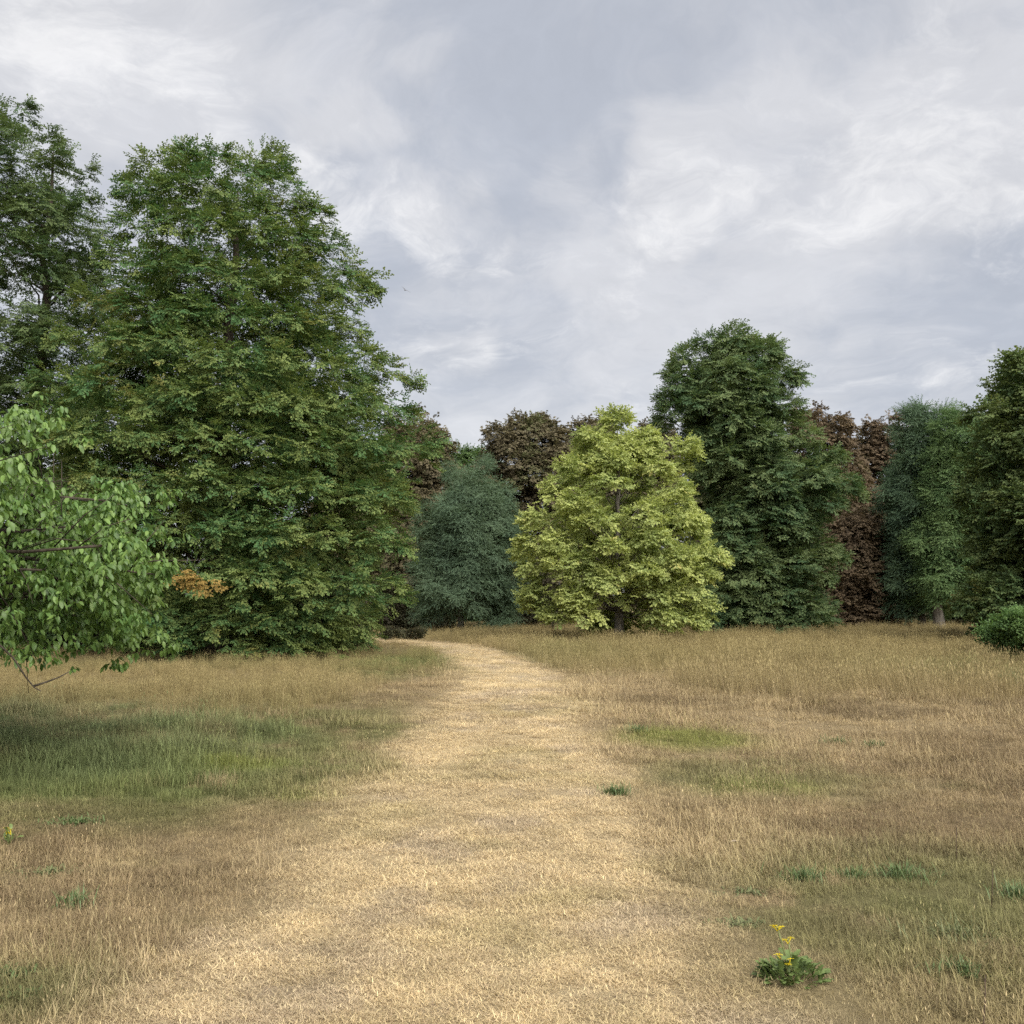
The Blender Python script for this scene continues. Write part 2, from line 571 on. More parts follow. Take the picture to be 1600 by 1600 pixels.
# ------------------------------------------------------------------ twigs: the pieces a crown is made of
def twig(kind, seed):
    rnd = random.Random(seed)
    V, F, LR = [], [], []

    def leaf(base, d, up, L, W, fold=0.25):
        d = d.normalized()
        s = d.cross(up).normalized()
        u = s.cross(d)
        b = len(V)
        V.extend([base, base + d * L * .45 + s * W * .5 + u * W * fold, base + d * L, base + d * L * .45 - s * W * .5 + u * W * fold])
        F.extend([(b, b + 1, b + 2), (b, b + 2, b + 3)])
        LR.extend([rnd.random()] * 4)

    def shoot(base, d, S, n, L, W, droop, jit, angle=55):
        for i in range(n):
            t = (i + 0.6) / n
            p = base + d * S * t
            side = 1 if i % 2 else -1
            q = Matrix.Rotation(R(side * (angle - 25 * t + rnd.uniform(-14, 14))), 3, 'Z') @ d
            q = q + Vector((rnd.uniform(-jit, jit), rnd.uniform(-jit, jit), -droop + rnd.uniform(-jit, jit)))
            up = Vector((rnd.uniform(-jit, jit), rnd.uniform(-jit, jit), 1))
            k = rnd.uniform(.7, 1.15)
            leaf(p, q, up, L * k, W * k)
        leaf(base + d * S, d + Vector((0, 0, -droop)), Vector((rnd.uniform(-jit, jit), 0, 1)), L, W)

    if kind == 'broad':        # lime, beech: flat alternate sprays
        shoot(Vector((0, 0, 0)), Vector((1, 0, 0)), .52, 9, .115, .085, .25, .35)
        for sgn, at in ((1, .10), (-1, .22), (1, .32)):
            shoot(Vector((at, 0, 0)), Vector((.75, .62 * sgn, rnd.uniform(-.15, .1))).normalized(), .30, 5, .105, .08, .25, .4)
    elif kind == 'maple':      # looser, leaves stand apart
        shoot(Vector((0, 0, 0)), Vector((1, 0, .1)), .46, 7, .13, .12, .3, .5, 65)
        for sgn, at in ((1, .08), (-1, .18)):
            shoot(Vector((at, 0, 0)), Vector((.7, .7 * sgn, rnd.uniform(-.2, .25))).normalized(), .28, 4, .12, .115, .3, .55, 65)
    elif kind == 'fine':       # small leaves on hanging shoots
        for a in (-40, 0, 38):
            d = Matrix.Rotation(R(a + rnd.uniform(-8, 8)), 3, 'Z') @ Vector((1, 0, rnd.uniform(-.25, .15)))
            shoot(Vector((0, 0, 0)), d, .58, 11, .085, .045, .35, .35, 60)
    elif kind == 'palm':       # horse chestnut: hands of drooping leaflets
        for j in range(4):
            c = Vector((.12 + .12 * j, rnd.uniform(-.16, .16), rnd.uniform(-.06, .06)))
            a0 = rnd.uniform(0, 360)
            for i in range(6):
                q = Matrix.Rotation(R(a0 + 60 * i + rnd.uniform(-10, 10)), 3, 'Z') @ Vector((1, 0, -rnd.uniform(.45, 1.0)))
                leaf(c, q, Vector((0, 0, 1)), .17 * rnd.uniform(.75, 1.1), .068, .1)
    elif kind == 'box':        # round small leaves of a bush
        for j in range(22):
            c = Vector((rnd.uniform(0, .34), rnd.uniform(-.15, .15), rnd.uniform(-.06, .10)))
            q = Vector((rnd.uniform(-.3, 1), rnd.uniform(-1, 1), rnd.uniform(-.4, .6)))
            leaf(c, q, Vector((rnd.uniform(-.5, .5), rnd.uniform(-.5, .5), 1)), .085 * rnd.uniform(.7, 1.2), .06)
    return mesh_obj('twig', V, F, None, link=False, smooth=False, attrs={'lr': LR})


TWIGS = {k: [twig(k, 10 * i + s) for s in range(4)] for i, k in enumerate(('broad', 'maple', 'fine', 'palm', 'box'))}

# base x, base y, rows of (height, left reach, right reach) bottom to top, in metres
CLUMPS = {
    'yellow_tree': [(-0.03, 0.01, 9.61, 0.64), (-1.09, -0.46, 8.67, 0.76), (0.98, -0.43, 8.59, 0.84), (2.76, 0.69, 8.29, 1.01), (-1.74, -1.16, 7.26, 0.92), (-0.3, -1.69, 7.32, 0.86), (1.47, -1.63, 7.12, 0.85), (-0.51, -2.17, 6.39, 0.94), (-2.58, -1.25, 6.42, 0.85), (2.06, -1.64, 6.21, 0.89), (-1.82, -2.23, 5.58, 0.96), (-3.4, -1.22, 5.06, 0.84), (0.61, -2.39, 5.04, 1.21), (2.68, -1.74, 4.94, 0.88), (-1.11, -2.37, 4.76, 1.16), (1.1, -2.51, 4.11, 0.95), (3.17, -1.84, 3.63, 0.91), (3.79, -1.72, 3.34, 0.5), (-2.62, -1.88, 3.99, 1.1), (-3.7, -1.08, 4.03, 0.78), (-0.6, -2.82, 3.7, 0.89), (1.88, -2.52, 3.36, 0.98), (-2.15, -2.21, 3.17, 1.14), (-3.52, -1.24, 2.99, 0.86), (-0.71, -2.56, 2.52, 0.98), (0.84, -2.64, 2.79, 0.97), (2.83, -1.91, 2.66, 1.0), (-3.2, -1.16, 1.94, 1.0), (-1.78, -2.07, 1.81, 1.08), (1.5, -2.05, 1.86, 1.23), (3.01, -1.22, 1.58, 0.94), (-3.51, -0.82, 1.5, 0.69), (-2.61, -1.48, 1.05, 0.82), (-1.65, -2.36, 1.22, 0.6), (1.33, -2.27, 1.12, 0.76), (2.6, -1.43, 0.92, 0.91)],
    'dark_lime': [(-1.17, -0.89, 15.21, 1.01), (-0.01, -1.05, 15.38, 1.07), (1.43, -1.13, 14.5, 1.22), (-2.3, -0.67, 14.2, 1.22), (2.34, -1.18, 13.2, 1.22), (-2.74, -1.19, 12.95, 1.02), (-3.43, -0.81, 12.21, 0.78), (-0.57, -1.75, 13.23, 1.53), (0.77, -1.89, 12.3, 1.36), (-1.72, -1.71, 11.76, 1.36), (-3.2, -0.97, 11.29, 1.09), (2.17, -1.4, 11.59, 1.37), (-0.08, -1.99, 10.77, 1.46), (1.12, -1.97, 9.88, 1.42), (3.12, -1.47, 9.96, 1.35), (4.56, -1.48, 9.03, 0.92), (-0.63, -1.63, 8.9, 1.34), (-1.56, -1.07, 8.4, 0.99), (1.64, -2.5, 8.22, 1.29), (3.36, -2.47, 7.77, 1.42), (5.09, -1.9, 7.48, 1.08), (5.97, -1.3, 7.35, 0.54), (1.56, -2.71, 7.29, 1.15), (4.32, -2.29, 6.55, 0.92), (1.87, -2.31, 6.09, 1.24), (-0.48, -1.71, 5.91, 1.13), (2.66, -1.7, 5.35, 1.47), (1.44, -2.11, 5.1, 1.1), (3.8, -1.54, 4.25, 1.16), (0.17, -1.72, 4.01, 1.62), (-0.71, -1.63, 4.93, 1.02), (2.44, -1.85, 3.45, 1.55), (0.96, -2.03, 2.99, 1.14), (3.81, -1.5, 2.91, 0.97), (-0.68, -1.25, 2.13, 1.3), (2.01, -1.78, 1.99, 1.42), (3.04, -1.6, 1.21, 1.34), (0.87, -1.82, 0.96, 1.32), (4.17, -1.21, 0.72, 0.61), (1.84, -2.25, 0.48, 0.79), (-1.14, -1.27, 0.66, 1.3), (0.13, -1.74, 1.93, 1.16), (-1.78, -1.32, 10.05, 1.01), (-1.73, -0.46, 3.1, 1.09)],
    'big_lime': [(-1.82, -1.51, 15.06, 0.51), (-0.62, -1.83, 15.06, 0.57), (0.27, -1.83, 14.93, 0.59), (1.34, -1.79, 14.54, 0.54), (2.17, -1.13, 14.58, 0.63), (-2.15, -1.63, 14.16, 0.55), (-0.99, -2.07, 13.99, 0.68), (0.12, -2.22, 13.82, 0.83), (1.36, -2.13, 13.56, 0.75), (2.49, -1.44, 13.83, 0.65), (3.2, -0.97, 13.61, 0.6), (-2.15, -1.93, 12.91, 0.64), (-0.92, -2.44, 12.59, 0.87), (0.46, -2.59, 12.53, 0.84), (1.74, -2.41, 12.4, 0.87), (2.89, -1.96, 12.37, 0.7), (3.73, -1.29, 12.51, 0.51), (4.09, -1.03, 11.89, 0.54), (-2.23, -2.24, 11.61, 0.71), (-1.06, -2.74, 11.23, 0.88), (0.21, -2.89, 11.17, 0.9), (1.4, -2.8, 11.01, 0.8), (2.54, -2.44, 11.03, 0.85), (3.55, -1.79, 11.13, 0.73), (4.23, -1.16, 10.93, 0.44), (-3.06, -2.11, 10.51, 0.64), (-1.49, -3.04, 10.0, 0.89), (0.24, -3.47, 9.68, 0.82), (1.5, -3.39, 9.6, 0.86), (2.69, -2.99, 9.62, 0.9), (3.77, -2.33, 9.71, 0.77), (4.44, -1.8, 9.75, 0.49), (-3.41, -2.65, 9.13, 0.75), (-1.61, -3.86, 8.67, 0.86), (-0.03, -4.22, 8.66, 0.72), (1.26, -4.32, 8.18, 0.79), (2.77, -4.01, 8.25, 0.72), (3.98, -3.37, 8.31, 0.69), (4.98, -2.72, 8.55, 0.58), (5.64, -2.02, 8.39, 0.49), (6.13, -1.18, 8.27, 0.42), (-3.85, -3.17, 7.76, 0.78), (-2.18, -4.04, 7.43, 0.82), (-0.69, -4.41, 6.91, 0.76), (0.6, -4.39, 7.18, 0.83), (1.96, -4.19, 6.95, 0.82), (3.19, -3.77, 6.94, 0.79), (4.41, -3.06, 7.17, 0.81), (5.39, -2.18, 7.3, 0.68), (5.97, -1.37, 7.25, 0.5), (-4.06, -3.28, 6.42, 0.78), (-2.45, -4.12, 6.08, 0.83), (-0.71, -4.54, 6.01, 0.77), (1.0, -4.44, 5.85, 0.91), (2.32, -4.15, 5.8, 0.86), (3.62, -3.61, 5.79, 0.76), (4.83, -2.74, 6.11, 0.82), (5.73, -1.73, 6.07, 0.66), (-1.77, -4.37, 4.8, 0.82), (-0.27, -4.68, 4.77, 0.62), (0.88, -4.49, 4.61, 0.82), (2.2, -4.22, 4.56, 0.75), (3.49, -3.71, 4.61, 0.83), (4.66, -2.89, 4.6, 0.81), (5.66, -1.85, 4.71, 0.61), (0.07, -4.55, 3.57, 0.66), (1.39, -4.35, 3.41, 0.85), (2.69, -3.97, 3.35, 0.88), (3.97, -3.31, 3.39, 0.76), (5.09, -2.38, 3.45, 0.82), (5.82, -1.46, 3.22, 0.49), (-0.46, -4.41, 2.37, 0.67), (0.92, -4.43, 2.37, 0.63), (2.2, -4.04, 2.21, 0.85), (3.49, -3.49, 2.13, 0.88), (4.69, -2.67, 2.15, 0.7), (5.58, -1.67, 2.07, 0.58), (5.84, -0.23, 1.8, 0.32), (-0.27, -3.85, 1.17, 0.73), (1.08, -3.67, 1.07, 0.72), (2.38, -3.2, 0.98, 0.85), (3.65, -2.36, 0.87, 0.89), (4.65, -1.49, 1.03, 0.65), (0.37, -3.58, 0.46, 0.59), (1.69, -3.26, 0.41, 0.59), (2.98, -2.64, 0.33, 0.57), (4.17, -1.62, 0.38, 0.62)],
}
TREES = {
    'big_lime': (-9.35, 32.0, [(-0.04, -4.13, 4.69), (0.51, -4.94, 4.95), (1.3, -5.57, 5.37), (2.1, -6.0, 6.16), (3.5, -6.27, 6.25), (5.31, -6.35, 6.37), (6.53, -6.2, 6.28), (7.76, -5.95, 6.35), (8.58, -5.47, 6.43), (9.41, -4.9, 5.53), (10.24, -4.52, 4.7), (11.49, -3.96, 4.56), (12.75, -3.55, 4.22), (14.24, -3.33, 3.16), (15.52, -2.96, 2.0), (16.16, -2.36, 0.89), (16.55, -1.4, -1.03)]),
    'open_tree': (-17.49, 37.0, [(0.34, -5.47, 1.88), (4.95, -6.2, 2.63), (8.48, -6.63, 3.2), (12.07, -6.61, 3.2), (14.99, -6.3, 2.86), (16.95, -5.93, 2.19), (17.94, -5.27, 1.44), (18.69, -4.35, 0.93), (19.94, -3.21, -0.56), (20.49, -1.91, -1.19)]),
    'near_tree': (-6.75, 9.6, [(1.19, -2.54, 2.88), (1.33, -2.79, 3.05), (1.51, -3.04, 3.19), (1.69, -3.18, 3.49), (1.87, -3.26, 3.56), (2.11, -3.28, 3.44), (2.47, -3.25, 3.25), (2.71, -3.22, 3.0), (2.93, -3.05, 2.57), (3.14, -2.95, 1.96), (3.32, -2.67, 1.52), (3.51, -1.77, 1.09), (3.69, -0.69, 0.41)]),
    'brown_left': (-7.23, 75.0, [(-0.25, -2.09, 2.57), (6.04, -3.1, 3.48), (10.29, -3.15, 3.55), (13.15, -2.95, 3.11), (15.07, -2.26, 2.49), (16.32, -0.37, 0.67)]),
    'grey_green': (-3.08, 62.0, [(0.34, -2.31, 3.08), (1.22, -3.01, 3.55), (2.56, -3.1, 3.86), (4.5, -2.92, 4.05), (6.83, -2.36, 3.78), (8.39, -1.79, 3.08), (9.57, -1.01, 2.11), (10.44, 0.15, 0.93)]),
    'brown_mid_a': (0.58, 78.0, [(-0.33, -2.04, 3.78), (5.73, -3.02, 4.3), (9.66, -3.28, 4.32), (12.62, -3.29, 4.09), (14.61, -2.8, 3.61), (15.86, -1.82, 2.63), (16.46, -0.09, 1.15)]),
    'brown_mid_b': (6.01, 84.0, [(-0.48, -2.36, 3.38), (9.22, -3.37, 4.01), (14.54, -3.09, 3.27), (16.68, -2.29, 2.23), (17.49, -1.49, 1.17)]),
    'brown_mid_c': (11.23, 84.0, [(-0.48, -1.84, 2.33), (9.22, -2.53, 3.26), (13.47, -2.23, 3.07), (15.61, -1.68, 2.57), (16.95, -0.6, 0.99)]),
    'yellow_tree': (4.52, 43.5, [(0.28, -2.63, 2.77), (0.53, -3.22, 3.37), (1.2, -3.76, 3.76), (2.01, -3.98, 3.77), (2.82, -4.14, 4.39), (3.36, -4.19, 4.59), (4.18, -4.19, 4.06), (5.54, -4.03, 3.84), (5.96, -3.83, 3.51), (6.64, -3.29, 3.42), (7.61, -2.38, 3.21), (8.16, -2.05, 2.62), (8.58, -1.77, 1.58), (9.41, -0.8, 0.57), (10.19, -0.19, 0.22)]),
    'dark_lime': (11.75, 54.0, [(-0.0, -2.03, 4.34), (0.27, -2.36, 4.75), (0.93, -2.19, 4.87), (2.1, -2.0, 4.73), (3.79, -2.14, 5.28), (5.48, -2.11, 4.89), (6.5, -2.27, 6.27), (7.86, -2.07, 6.65), (9.23, -2.22, 5.44), (10.26, -2.89, 4.27), (11.3, -3.83, 3.62), (12.68, -3.88, 3.48), (13.73, -3.18, 3.27), (14.77, -2.65, 2.74), (15.65, -1.95, 2.01), (16.25, -0.39, 0.82)]),
    'brown_right_a': (23.88, 80.0, [(-0.03, -3.01, 5.44), (3.84, -3.41, 5.57), (7.34, -3.83, 5.44), (10.87, -3.75, 4.7), (14.43, -2.92, 3.3), (16.48, -2.01, 2.04), (17.51, -0.97, 0.86)]),
    'brown_right_b': (31.29, 86.0, [(-0.15, -2.44, 2.37), (6.69, -3.57, 3.69), (11.57, -3.16, 3.87), (14.85, -2.74, 3.45), (16.77, -1.81, 2.97), (17.87, -0.14, 1.92)]),
    'brown_low': (23.40, 71.0, [(0.28, -2.23, 3.07), (2.7, -2.38, 3.15), (5.36, -2.18, 2.89), (7.37, -1.81, 2.2), (8.26, -0.67, 1.11)]),
    'blue_green': (27.07, 68.0, [(1.39, -1.68, 1.28), (2.66, -2.27, 1.76), (5.63, -2.39, 2.72), (9.48, -2.05, 2.87), (12.07, -1.32, 2.76), (14.25, -1.03, 2.42), (15.03, 0.08, 1.63)]),
    'mid_green': (26.92, 65.0, [(1.32, -1.04, 1.79), (2.01, -1.42, 2.63), (4.23, -1.34, 3.94), (7.49, -1.02, 4.08), (11.61, -0.05, 4.26), (13.27, 0.63, 3.92), (14.19, 1.28, 2.31)]),
    'right_olive': (23.25, 42.0, [(0.17, -4.22, 4.12), (0.56, -4.73, 4.4), (1.47, -4.95, 4.72), (2.78, -4.64, 4.8), (5.41, -4.4, 4.82), (7.0, -4.15, 4.79), (8.61, -3.93, 4.62), (10.22, -3.41, 4.18), (11.44, -2.64, 3.72), (11.96, -1.87, 2.95), (12.39, -0.78, 1.36)]),
    'right_bush': (14.63, 28.0, [(0.03, -1.19, 2.02), (0.44, -1.43, 2.56), (0.82, -1.45, 2.58), (1.2, -1.22, 2.08), (1.43, -0.69, 1.22)]),
    'back_a': (-14.63, 98.0, [(-0.82, -3.63, 3.67), (10.48, -4.44, 4.17), (14.2, -2.65, 2.9), (16.69, -0.84, 1.02)]),
    'back_b': (-4.04, 100.0, [(-0.87, -2.17, 2.8), (10.67, -2.86, 3.41), (15.09, -2.26, 2.47), (16.81, -0.69, 0.57)]),
    'back_c': (20.52, 100.0, [(-0.87, -3.13, 3.7), (14.46, -3.52, 4.66), (17.0, -0.96, 1.57)]),
    'back_d': (42.91, 100.0, [(-0.87, -3.79, 4.29), (14.46, -3.87, 4.94), (17.64, -0.6, 1.29)]),
    'back_e': (47.76, 96.0, [(-0.77, -3.05, 4.7), (13.94, -3.03, 5.43), (18.84, -0.4, 2.03)]),
    'shrub_a': (-9.14, 70.0, [(0.3, -1.73, 2.4), (1.39, -1.97, 2.61), (2.47, -1.54, 1.73), (3.34, -0.68, 0.63)]),
    'shrub_b': (-5.82, 72.0, [(0.27, -1.34, 1.57), (2.05, -1.35, 1.34), (2.94, -0.46, 0.43)]),
    'shrub_c': (1.31, 70.0, [(0.26, -1.74, 1.52), (2.47, -1.52, 1.31), (3.56, -0.65, 0.44)]),
    'shrub_d': (31.61, 84.0, [(0.09, -1.85, 2.06), (3.69, -1.47, 1.93), (5.0, -0.38, 0.93)]),
    'shrub_e': (32.22, 74.0, [(0.27, -1.63, 1.81), (2.98, -1.53, 1.7), (4.13, -0.33, 0.59)]),
    'shade_fill_left': (-15.77, 39.0, [(0.04, -3.34, 3.67), (1.72, -2.93, 3.14), (2.69, -0.78, 0.68)]),  # dark filler added behind the big lime, keeps the space under it dark
    'shade_fill_right': (-8.74, 38.0, [(0.08, -2.57, 3.09), (1.72, -2.38, 2.59), (2.55, -0.74, 0.68)]),
    'shrub_h': (11.19, 61.0, [(0.21, -1.72, 2.07), (0.85, -1.52, 1.7), (1.6, -0.75, 0.58)]),
    'low_dark': (-5.07, 48.0, [(-0.0, -0.88, 0.85), (0.21, -0.74, 0.75), (0.33, -0.35, 0.46)]),
}


def lobes_of(prof, rng, n, lobe_r, inner, gap=None, voids=(), reach=1.05, tips=.3):
    """centres, radii and outward directions of the boughs' leaf masses inside a crown"""
    zs = np.array([p[0] for p in prof])
    Ls = np.array([p[1] for p in prof])
    Rs = np.array([p[2] for p in prof])
    zz = np.linspace(zs[0], zs[-1], 200)
    r = (np.interp(zz, zs, Rs) - np.interp(zz, zs, Ls)) / 2
    cdf = np.cumsum((r + 0.25 * r.max()) * (1 + 1.6 * np.clip(1 - r / r.max(), 0, 1)))
    cdf /= cdf[-1]
    C, RR, O = [], [], []
    s1, s2 = rng.uniform(0, 6.28, 2)
    top = zs[-1]
    for i in range(n):
        best, bd = None, -1
        for t in range(9):
            z = np.interp(rng.random(), cdf, zz)
            ph = rng.uniform(0, 2 * math.pi)
            if math.sin(ph) > 0.2 and rng.random() < 0.4:
                ph = -ph
            rz = (np.interp(z, zs, Rs) - np.interp(z, zs, Ls)) / 2
            cx = (np.interp(z, zs, Rs) + np.interp(z, zs, Ls)) / 2
            lr = lobe_r * rng.uniform(.7, 1.25) * min(1.0, .45 + .55 * rz / (r.max() * .5))
            lr = min(lr, max(rz * .62, .24 * lobe_r))
            k = rng.uniform(.15, .75) if i < n * inner else rng.uniform(.76, 1.05)
            rad = max(rz * (1 + .05 * math.sin(2 * ph + z * 1.1 + s1) + .04 * math.sin(3 * ph - z * 1.9 + s2)) - lr * reach, 0.0) * k
            zc = min(z, top - lr * rng.uniform(.75, 1.25) - .1)
            c = np.array([cx + math.cos(ph) * rad, math.sin(ph) * rad, zc])
            d = min((np.linalg.norm(c - q) for q in C), default=9e9)
            if gap and abs(c[0] - gap[0]) < gap[1] + lr * .9 and c[1] < .8 and zc < gap[2] + lr * .8:
                continue
            if c[1] < 1.0 and any(math.hypot(c[0] - vx, (zc - vz) * 1.3) < vr + lr * .55 for vx, vz, vr in voids):
                continue
            if d > bd:
                bd, best = d, (c, lr, ph, z)
        if best is None:
            continue
        c, lr, ph, z = best
        f = (z - zs[0]) / (top - zs[0])
        C.append(c)
        RR.append(lr)
        O.append(np.array([math.cos(ph), math.sin(ph), -.15 + .75 * f ** 2.5]))
    for i in range(int(n * tips)):              # small outer sprays that break the outline
        z = np.interp(rng.random(), cdf, zz)
        ph = rng.uniform(0, 2 * math.pi)
        rz = (np.interp(z, zs, Rs) - np.interp(z, zs, Ls)) / 2
        cx = (np.interp(z, zs, Rs) + np.interp(z, zs, Ls)) / 2
        lr = lobe_r * rng.uniform(.26, .48)
        c = np.array([cx + math.cos(ph) * rz * rng.uniform(.88, 1.02), math.sin(ph) * rz * rng.uniform(.88, 1.02), min(z, top - lr * .6)])
        if gap and abs(c[0] - gap[0]) < gap[1] + lr and c[1] < .8 and c[2] < gap[2] + lr:
            continue
        f = (z - zs[0]) / (top - zs[0])
        C.append(c)
        RR.append(lr)
        O.append(np.array([math.cos(ph), math.sin(ph), -.1 + .9 * f ** 2]))
    return np.array(C), np.array(RR), np.array(O)


def spray_points(C, RR, O, rng, sheets, per, droop, flat, thin=1.0, jitter=1.0):
    """twig positions and frames: every bough carries several flat, drooping fans of twigs"""
    P, X, Z = [], [], []
    for c, lr, o in zip(C, RR, O):
        ph0 = math.atan2(o[1], o[0])
        ns = max(3, int(round(sheets * rng.uniform(.8, 1.2))))
        for s in range(ns):
            ph = ph0 + rng.normal(0, 0.95)
            h = np.array([math.cos(ph), math.sin(ph), 0])
            side = np.array([-h[1], h[0], 0])
            rise = o[2] * .5 + rng.uniform(-.25, .72 - .9 * min(max(o[2], 0), .5))
            zoff = rng.uniform(-.75, .75) * lr * flat
            s0 = c + np.array([0, 0, zoff]) - h * lr * .55 + rng.normal(0, .12, 3) * lr
            ln = lr * rng.uniform(1.0, 1.7)
            wd = lr * rng.uniform(.42, .75)
            m = int(per * rng.uniform(.75, 1.25) * (lr ** 2 * thin) + 4)
            u = rng.beta(2.0, 1.25, m)
            v = rng.uniform(-1, 1, m)
            w = wd * (.35 + .65 * u) * (1 - .75 * u ** 5)
            p = s0[None] + h[None] * (u * ln)[:, None] + side[None] * (v * w)[:, None]
            p[:, 2] += rise * u * ln - droop * (u ** 2) * ln - .18 * (v ** 2) * w + rng.normal(0, .11 * lr, m)
            x = h[None] + side[None] * (v * .75 + rng.normal(0, .25 * jitter, m))[:, None]
            x[:, 2] = rise - 2 * droop * u + rng.normal(0, .22 * jitter, m)
            zz = np.stack([rng.normal(0, .28 * jitter, m), rng.normal(0, .28 * jitter, m), np.ones(m)], 1) + h[None] * .25
            P.append(p)
            X.append(x)
            Z.append(zz)
    return np.concatenate(P), np.concatenate(X), np.concatenate(Z)


def dome_points(C, RR, O, rng, per, droop, flat, jitter=1.0):
    """twigs over the upper and outer side of every bough's leaf mass, so that boughs read as rounded and are open below"""
    P, X, Z = [], [], []
    for c, lr, o in zip(C, RR, O):
        m = int(per * rng.uniform(.75, 1.25) * lr ** 2 + 5)
        az = math.atan2(o[1], o[0]) + rng.normal(0, 1.35, m)
        se = rng.uniform(-.2, 1, m)
        ce = np.sqrt(1 - se ** 2)
        d = np.stack([np.cos(az) * ce, np.sin(az) * ce, se], 1)
        lump = 1 + .16 * np.sin(az * 3 + c[2] * 5) + .12 * np.sin(az * 7 + se * 6 + c[0] * 9)
        p = c[None] + d * (lr * rng.uniform(.62, 1.02, m) * lump)[:, None] * np.array([1, 1, flat])[None]
        h = np.stack([np.cos(az), np.sin(az), np.zeros(m)], 1)
        x = h + rng.normal(0, .4 * jitter, (m, 3))
        x[:, 2] += (.35 + .9 * max(o[2], 0)) * np.clip(se, 0, 1) - droop * 1.6 * (1 - se)
        zz = d * .8 + rng.normal(0, .3 * jitter, (m, 3)) + np.array([0, 0, .55])[None]
        P.append(p)
        X.append(x)
        Z.append(zz)
    return np.concatenate(P), np.concatenate(X), np.concatenate(Z)


def bole(V, F, H, r0, rng, lean=(0, 0), sides=10, top=.9, wob=.012):
    pts, rad = [], []
    n = 14
    for i in range(n + 1):
        t = i / n
        z = -.15 + t * (H * top + .15)
        pts.append((lean[0] * t + rng.normal(0, wob) * H * t * (1 - t) * 2, lean[1] * t + rng.normal(0, wob) * H * t * (1 - t) * 2, z))
        rad.append(max(.02, r0 * ((1 - t) ** .8 * .93 + .07) * (1 + .6 * math.exp(-max(z, 0) / (r0 * 2.2)))))
    tube(V, F, pts, rad, sides)
    return pts, rad


def tree(key, name, label, leaf, bark, kind, n_lobes, lobe_r, sheets=5, per=26, droop=.3, flat=.8, inner=.25, tsize=1.0,
         trunk_r=.25, n_limbs=30, lean=(0, 0), seed=1, cat='tree', group=None, limb_r=.05, thin=1.0, multi=1, trunk_top=.9, jitter=1.0, gap=None, dome=60, voids=(), reach=1.05, clump_k=1.0):
    bx, by, prof = TREES[key]
    rng = np.random.default_rng(seed)
    gz = float(height(np.array([bx]), np.array([by]))[0])
    root = empty(name, (bx, by, gz), label, cat, group)
    C, RR, O = lobes_of(prof, rng, n_lobes, lobe_r, inner, gap, voids, reach)
    if key in CLUMPS:                           # the leaf masses one sees on the side towards the path stand where the tree has them
        K = np.array(CLUMPS[key])
        back = (C[:, 1] > .3) | (np.arange(len(C)) < n_lobes * inner)
        zt_, zb_ = prof[-1][0], prof[0][0]
        OK = np.stack([K[:, 0], K[:, 1] - .3, np.zeros(len(K))], 1)
        OK /= np.linalg.norm(OK, axis=1, keepdims=True)
        OK[:, 2] = -.15 + .75 * ((K[:, 2] - zb_) / (zt_ - zb_)) ** 2.5
        C, RR, O = np.concatenate([C[back], K[:, :3]]), np.concatenate([RR[back], K[:, 3] * clump_k]), np.concatenate([O[back], OK])
    H = prof[-1][0]
    V, F = [], []
    pts, rad = bole(V, F, H, trunk_r, rng, lean, top=trunk_top)
    for j in range(1, multi):
        a = rng.uniform(0, 6.28)
        bole(V, F, H * rng.uniform(.6, .85), trunk_r * .6, rng, (math.cos(a) * H * .16, math.sin(a) * H * .16), top=.9)
    tr = mesh_obj('trunk', V, F, bark, root)
    zt = np.array([p[2] for p in pts])
    order = np.argsort(-RR)[:n_limbs]
    for li in order:
        c = C[li]
        hd = math.hypot(c[0], c[1])
        z0 = np.clip(c[2] - .55 * hd - .2, .12 * H, trunk_top * H * .93)
        a = np.array([np.interp(z0, zt, [p[i] for p in pts]) for i in range(3)])
        mid = (a + c) / 2 + np.array([0, 0, .12 * hd]) + rng.normal(0, .05 * hd, 3)
        q1 = a * .6 + mid * .4 + rng.normal(0, .03 * hd, 3)
        q3 = c * .5 + mid * .5 + rng.normal(0, .04 * hd, 3)
        r0 = limb_r * (.7 + .12 * hd) * (1 - .55 * z0 / H)
        LV, LF = [], []
        tube(LV, LF, [a, q1, mid, q3, c, c + (c - q3) * .25], [r0, r0 * .85, r0 * .66, r0 * .48, r0 * .3, r0 * .08], 6)
        for b in range(3):                      # side boughs
            t0 = Vector(mid * (1 - b * .3) + c * b * .3)
            d = Vector(c - mid).normalized() * RR[li] * .8 + Vector(rng.normal(0, .5, 3)) * RR[li]
            tube(LV, LF, [t0, t0 + d * .5 + Vector(rng.normal(0, .08, 3)), t0 + d * 1.05], [r0 * .38, r0 * .24, r0 * .07], 4)
        mesh_obj('limb', LV, LF, bark, tr)
    P, X, Z = spray_points(C, RR, O, rng, sheets, per, droop, flat, thin, jitter)
    P2, X2, Z2 = dome_points(C, RR, O, rng, dome, droop, flat, jitter)
    P, X, Z = np.concatenate([P, P2]), np.concatenate([X, X2]), np.concatenate([Z, Z2])
    keep = P[:, 2] > .12
    P, X, Z = P[keep], X[keep], Z[keep]
    cr = scatter('crown', TWIGS[kind], P, eulers(X, Z), tsize * rng.uniform(.75, 1.2, len(P)), leaf, root, seed=seed)
    tag(cr, kind='stuff')
    print('TREE', key, 'twigs', len(P))
    return root


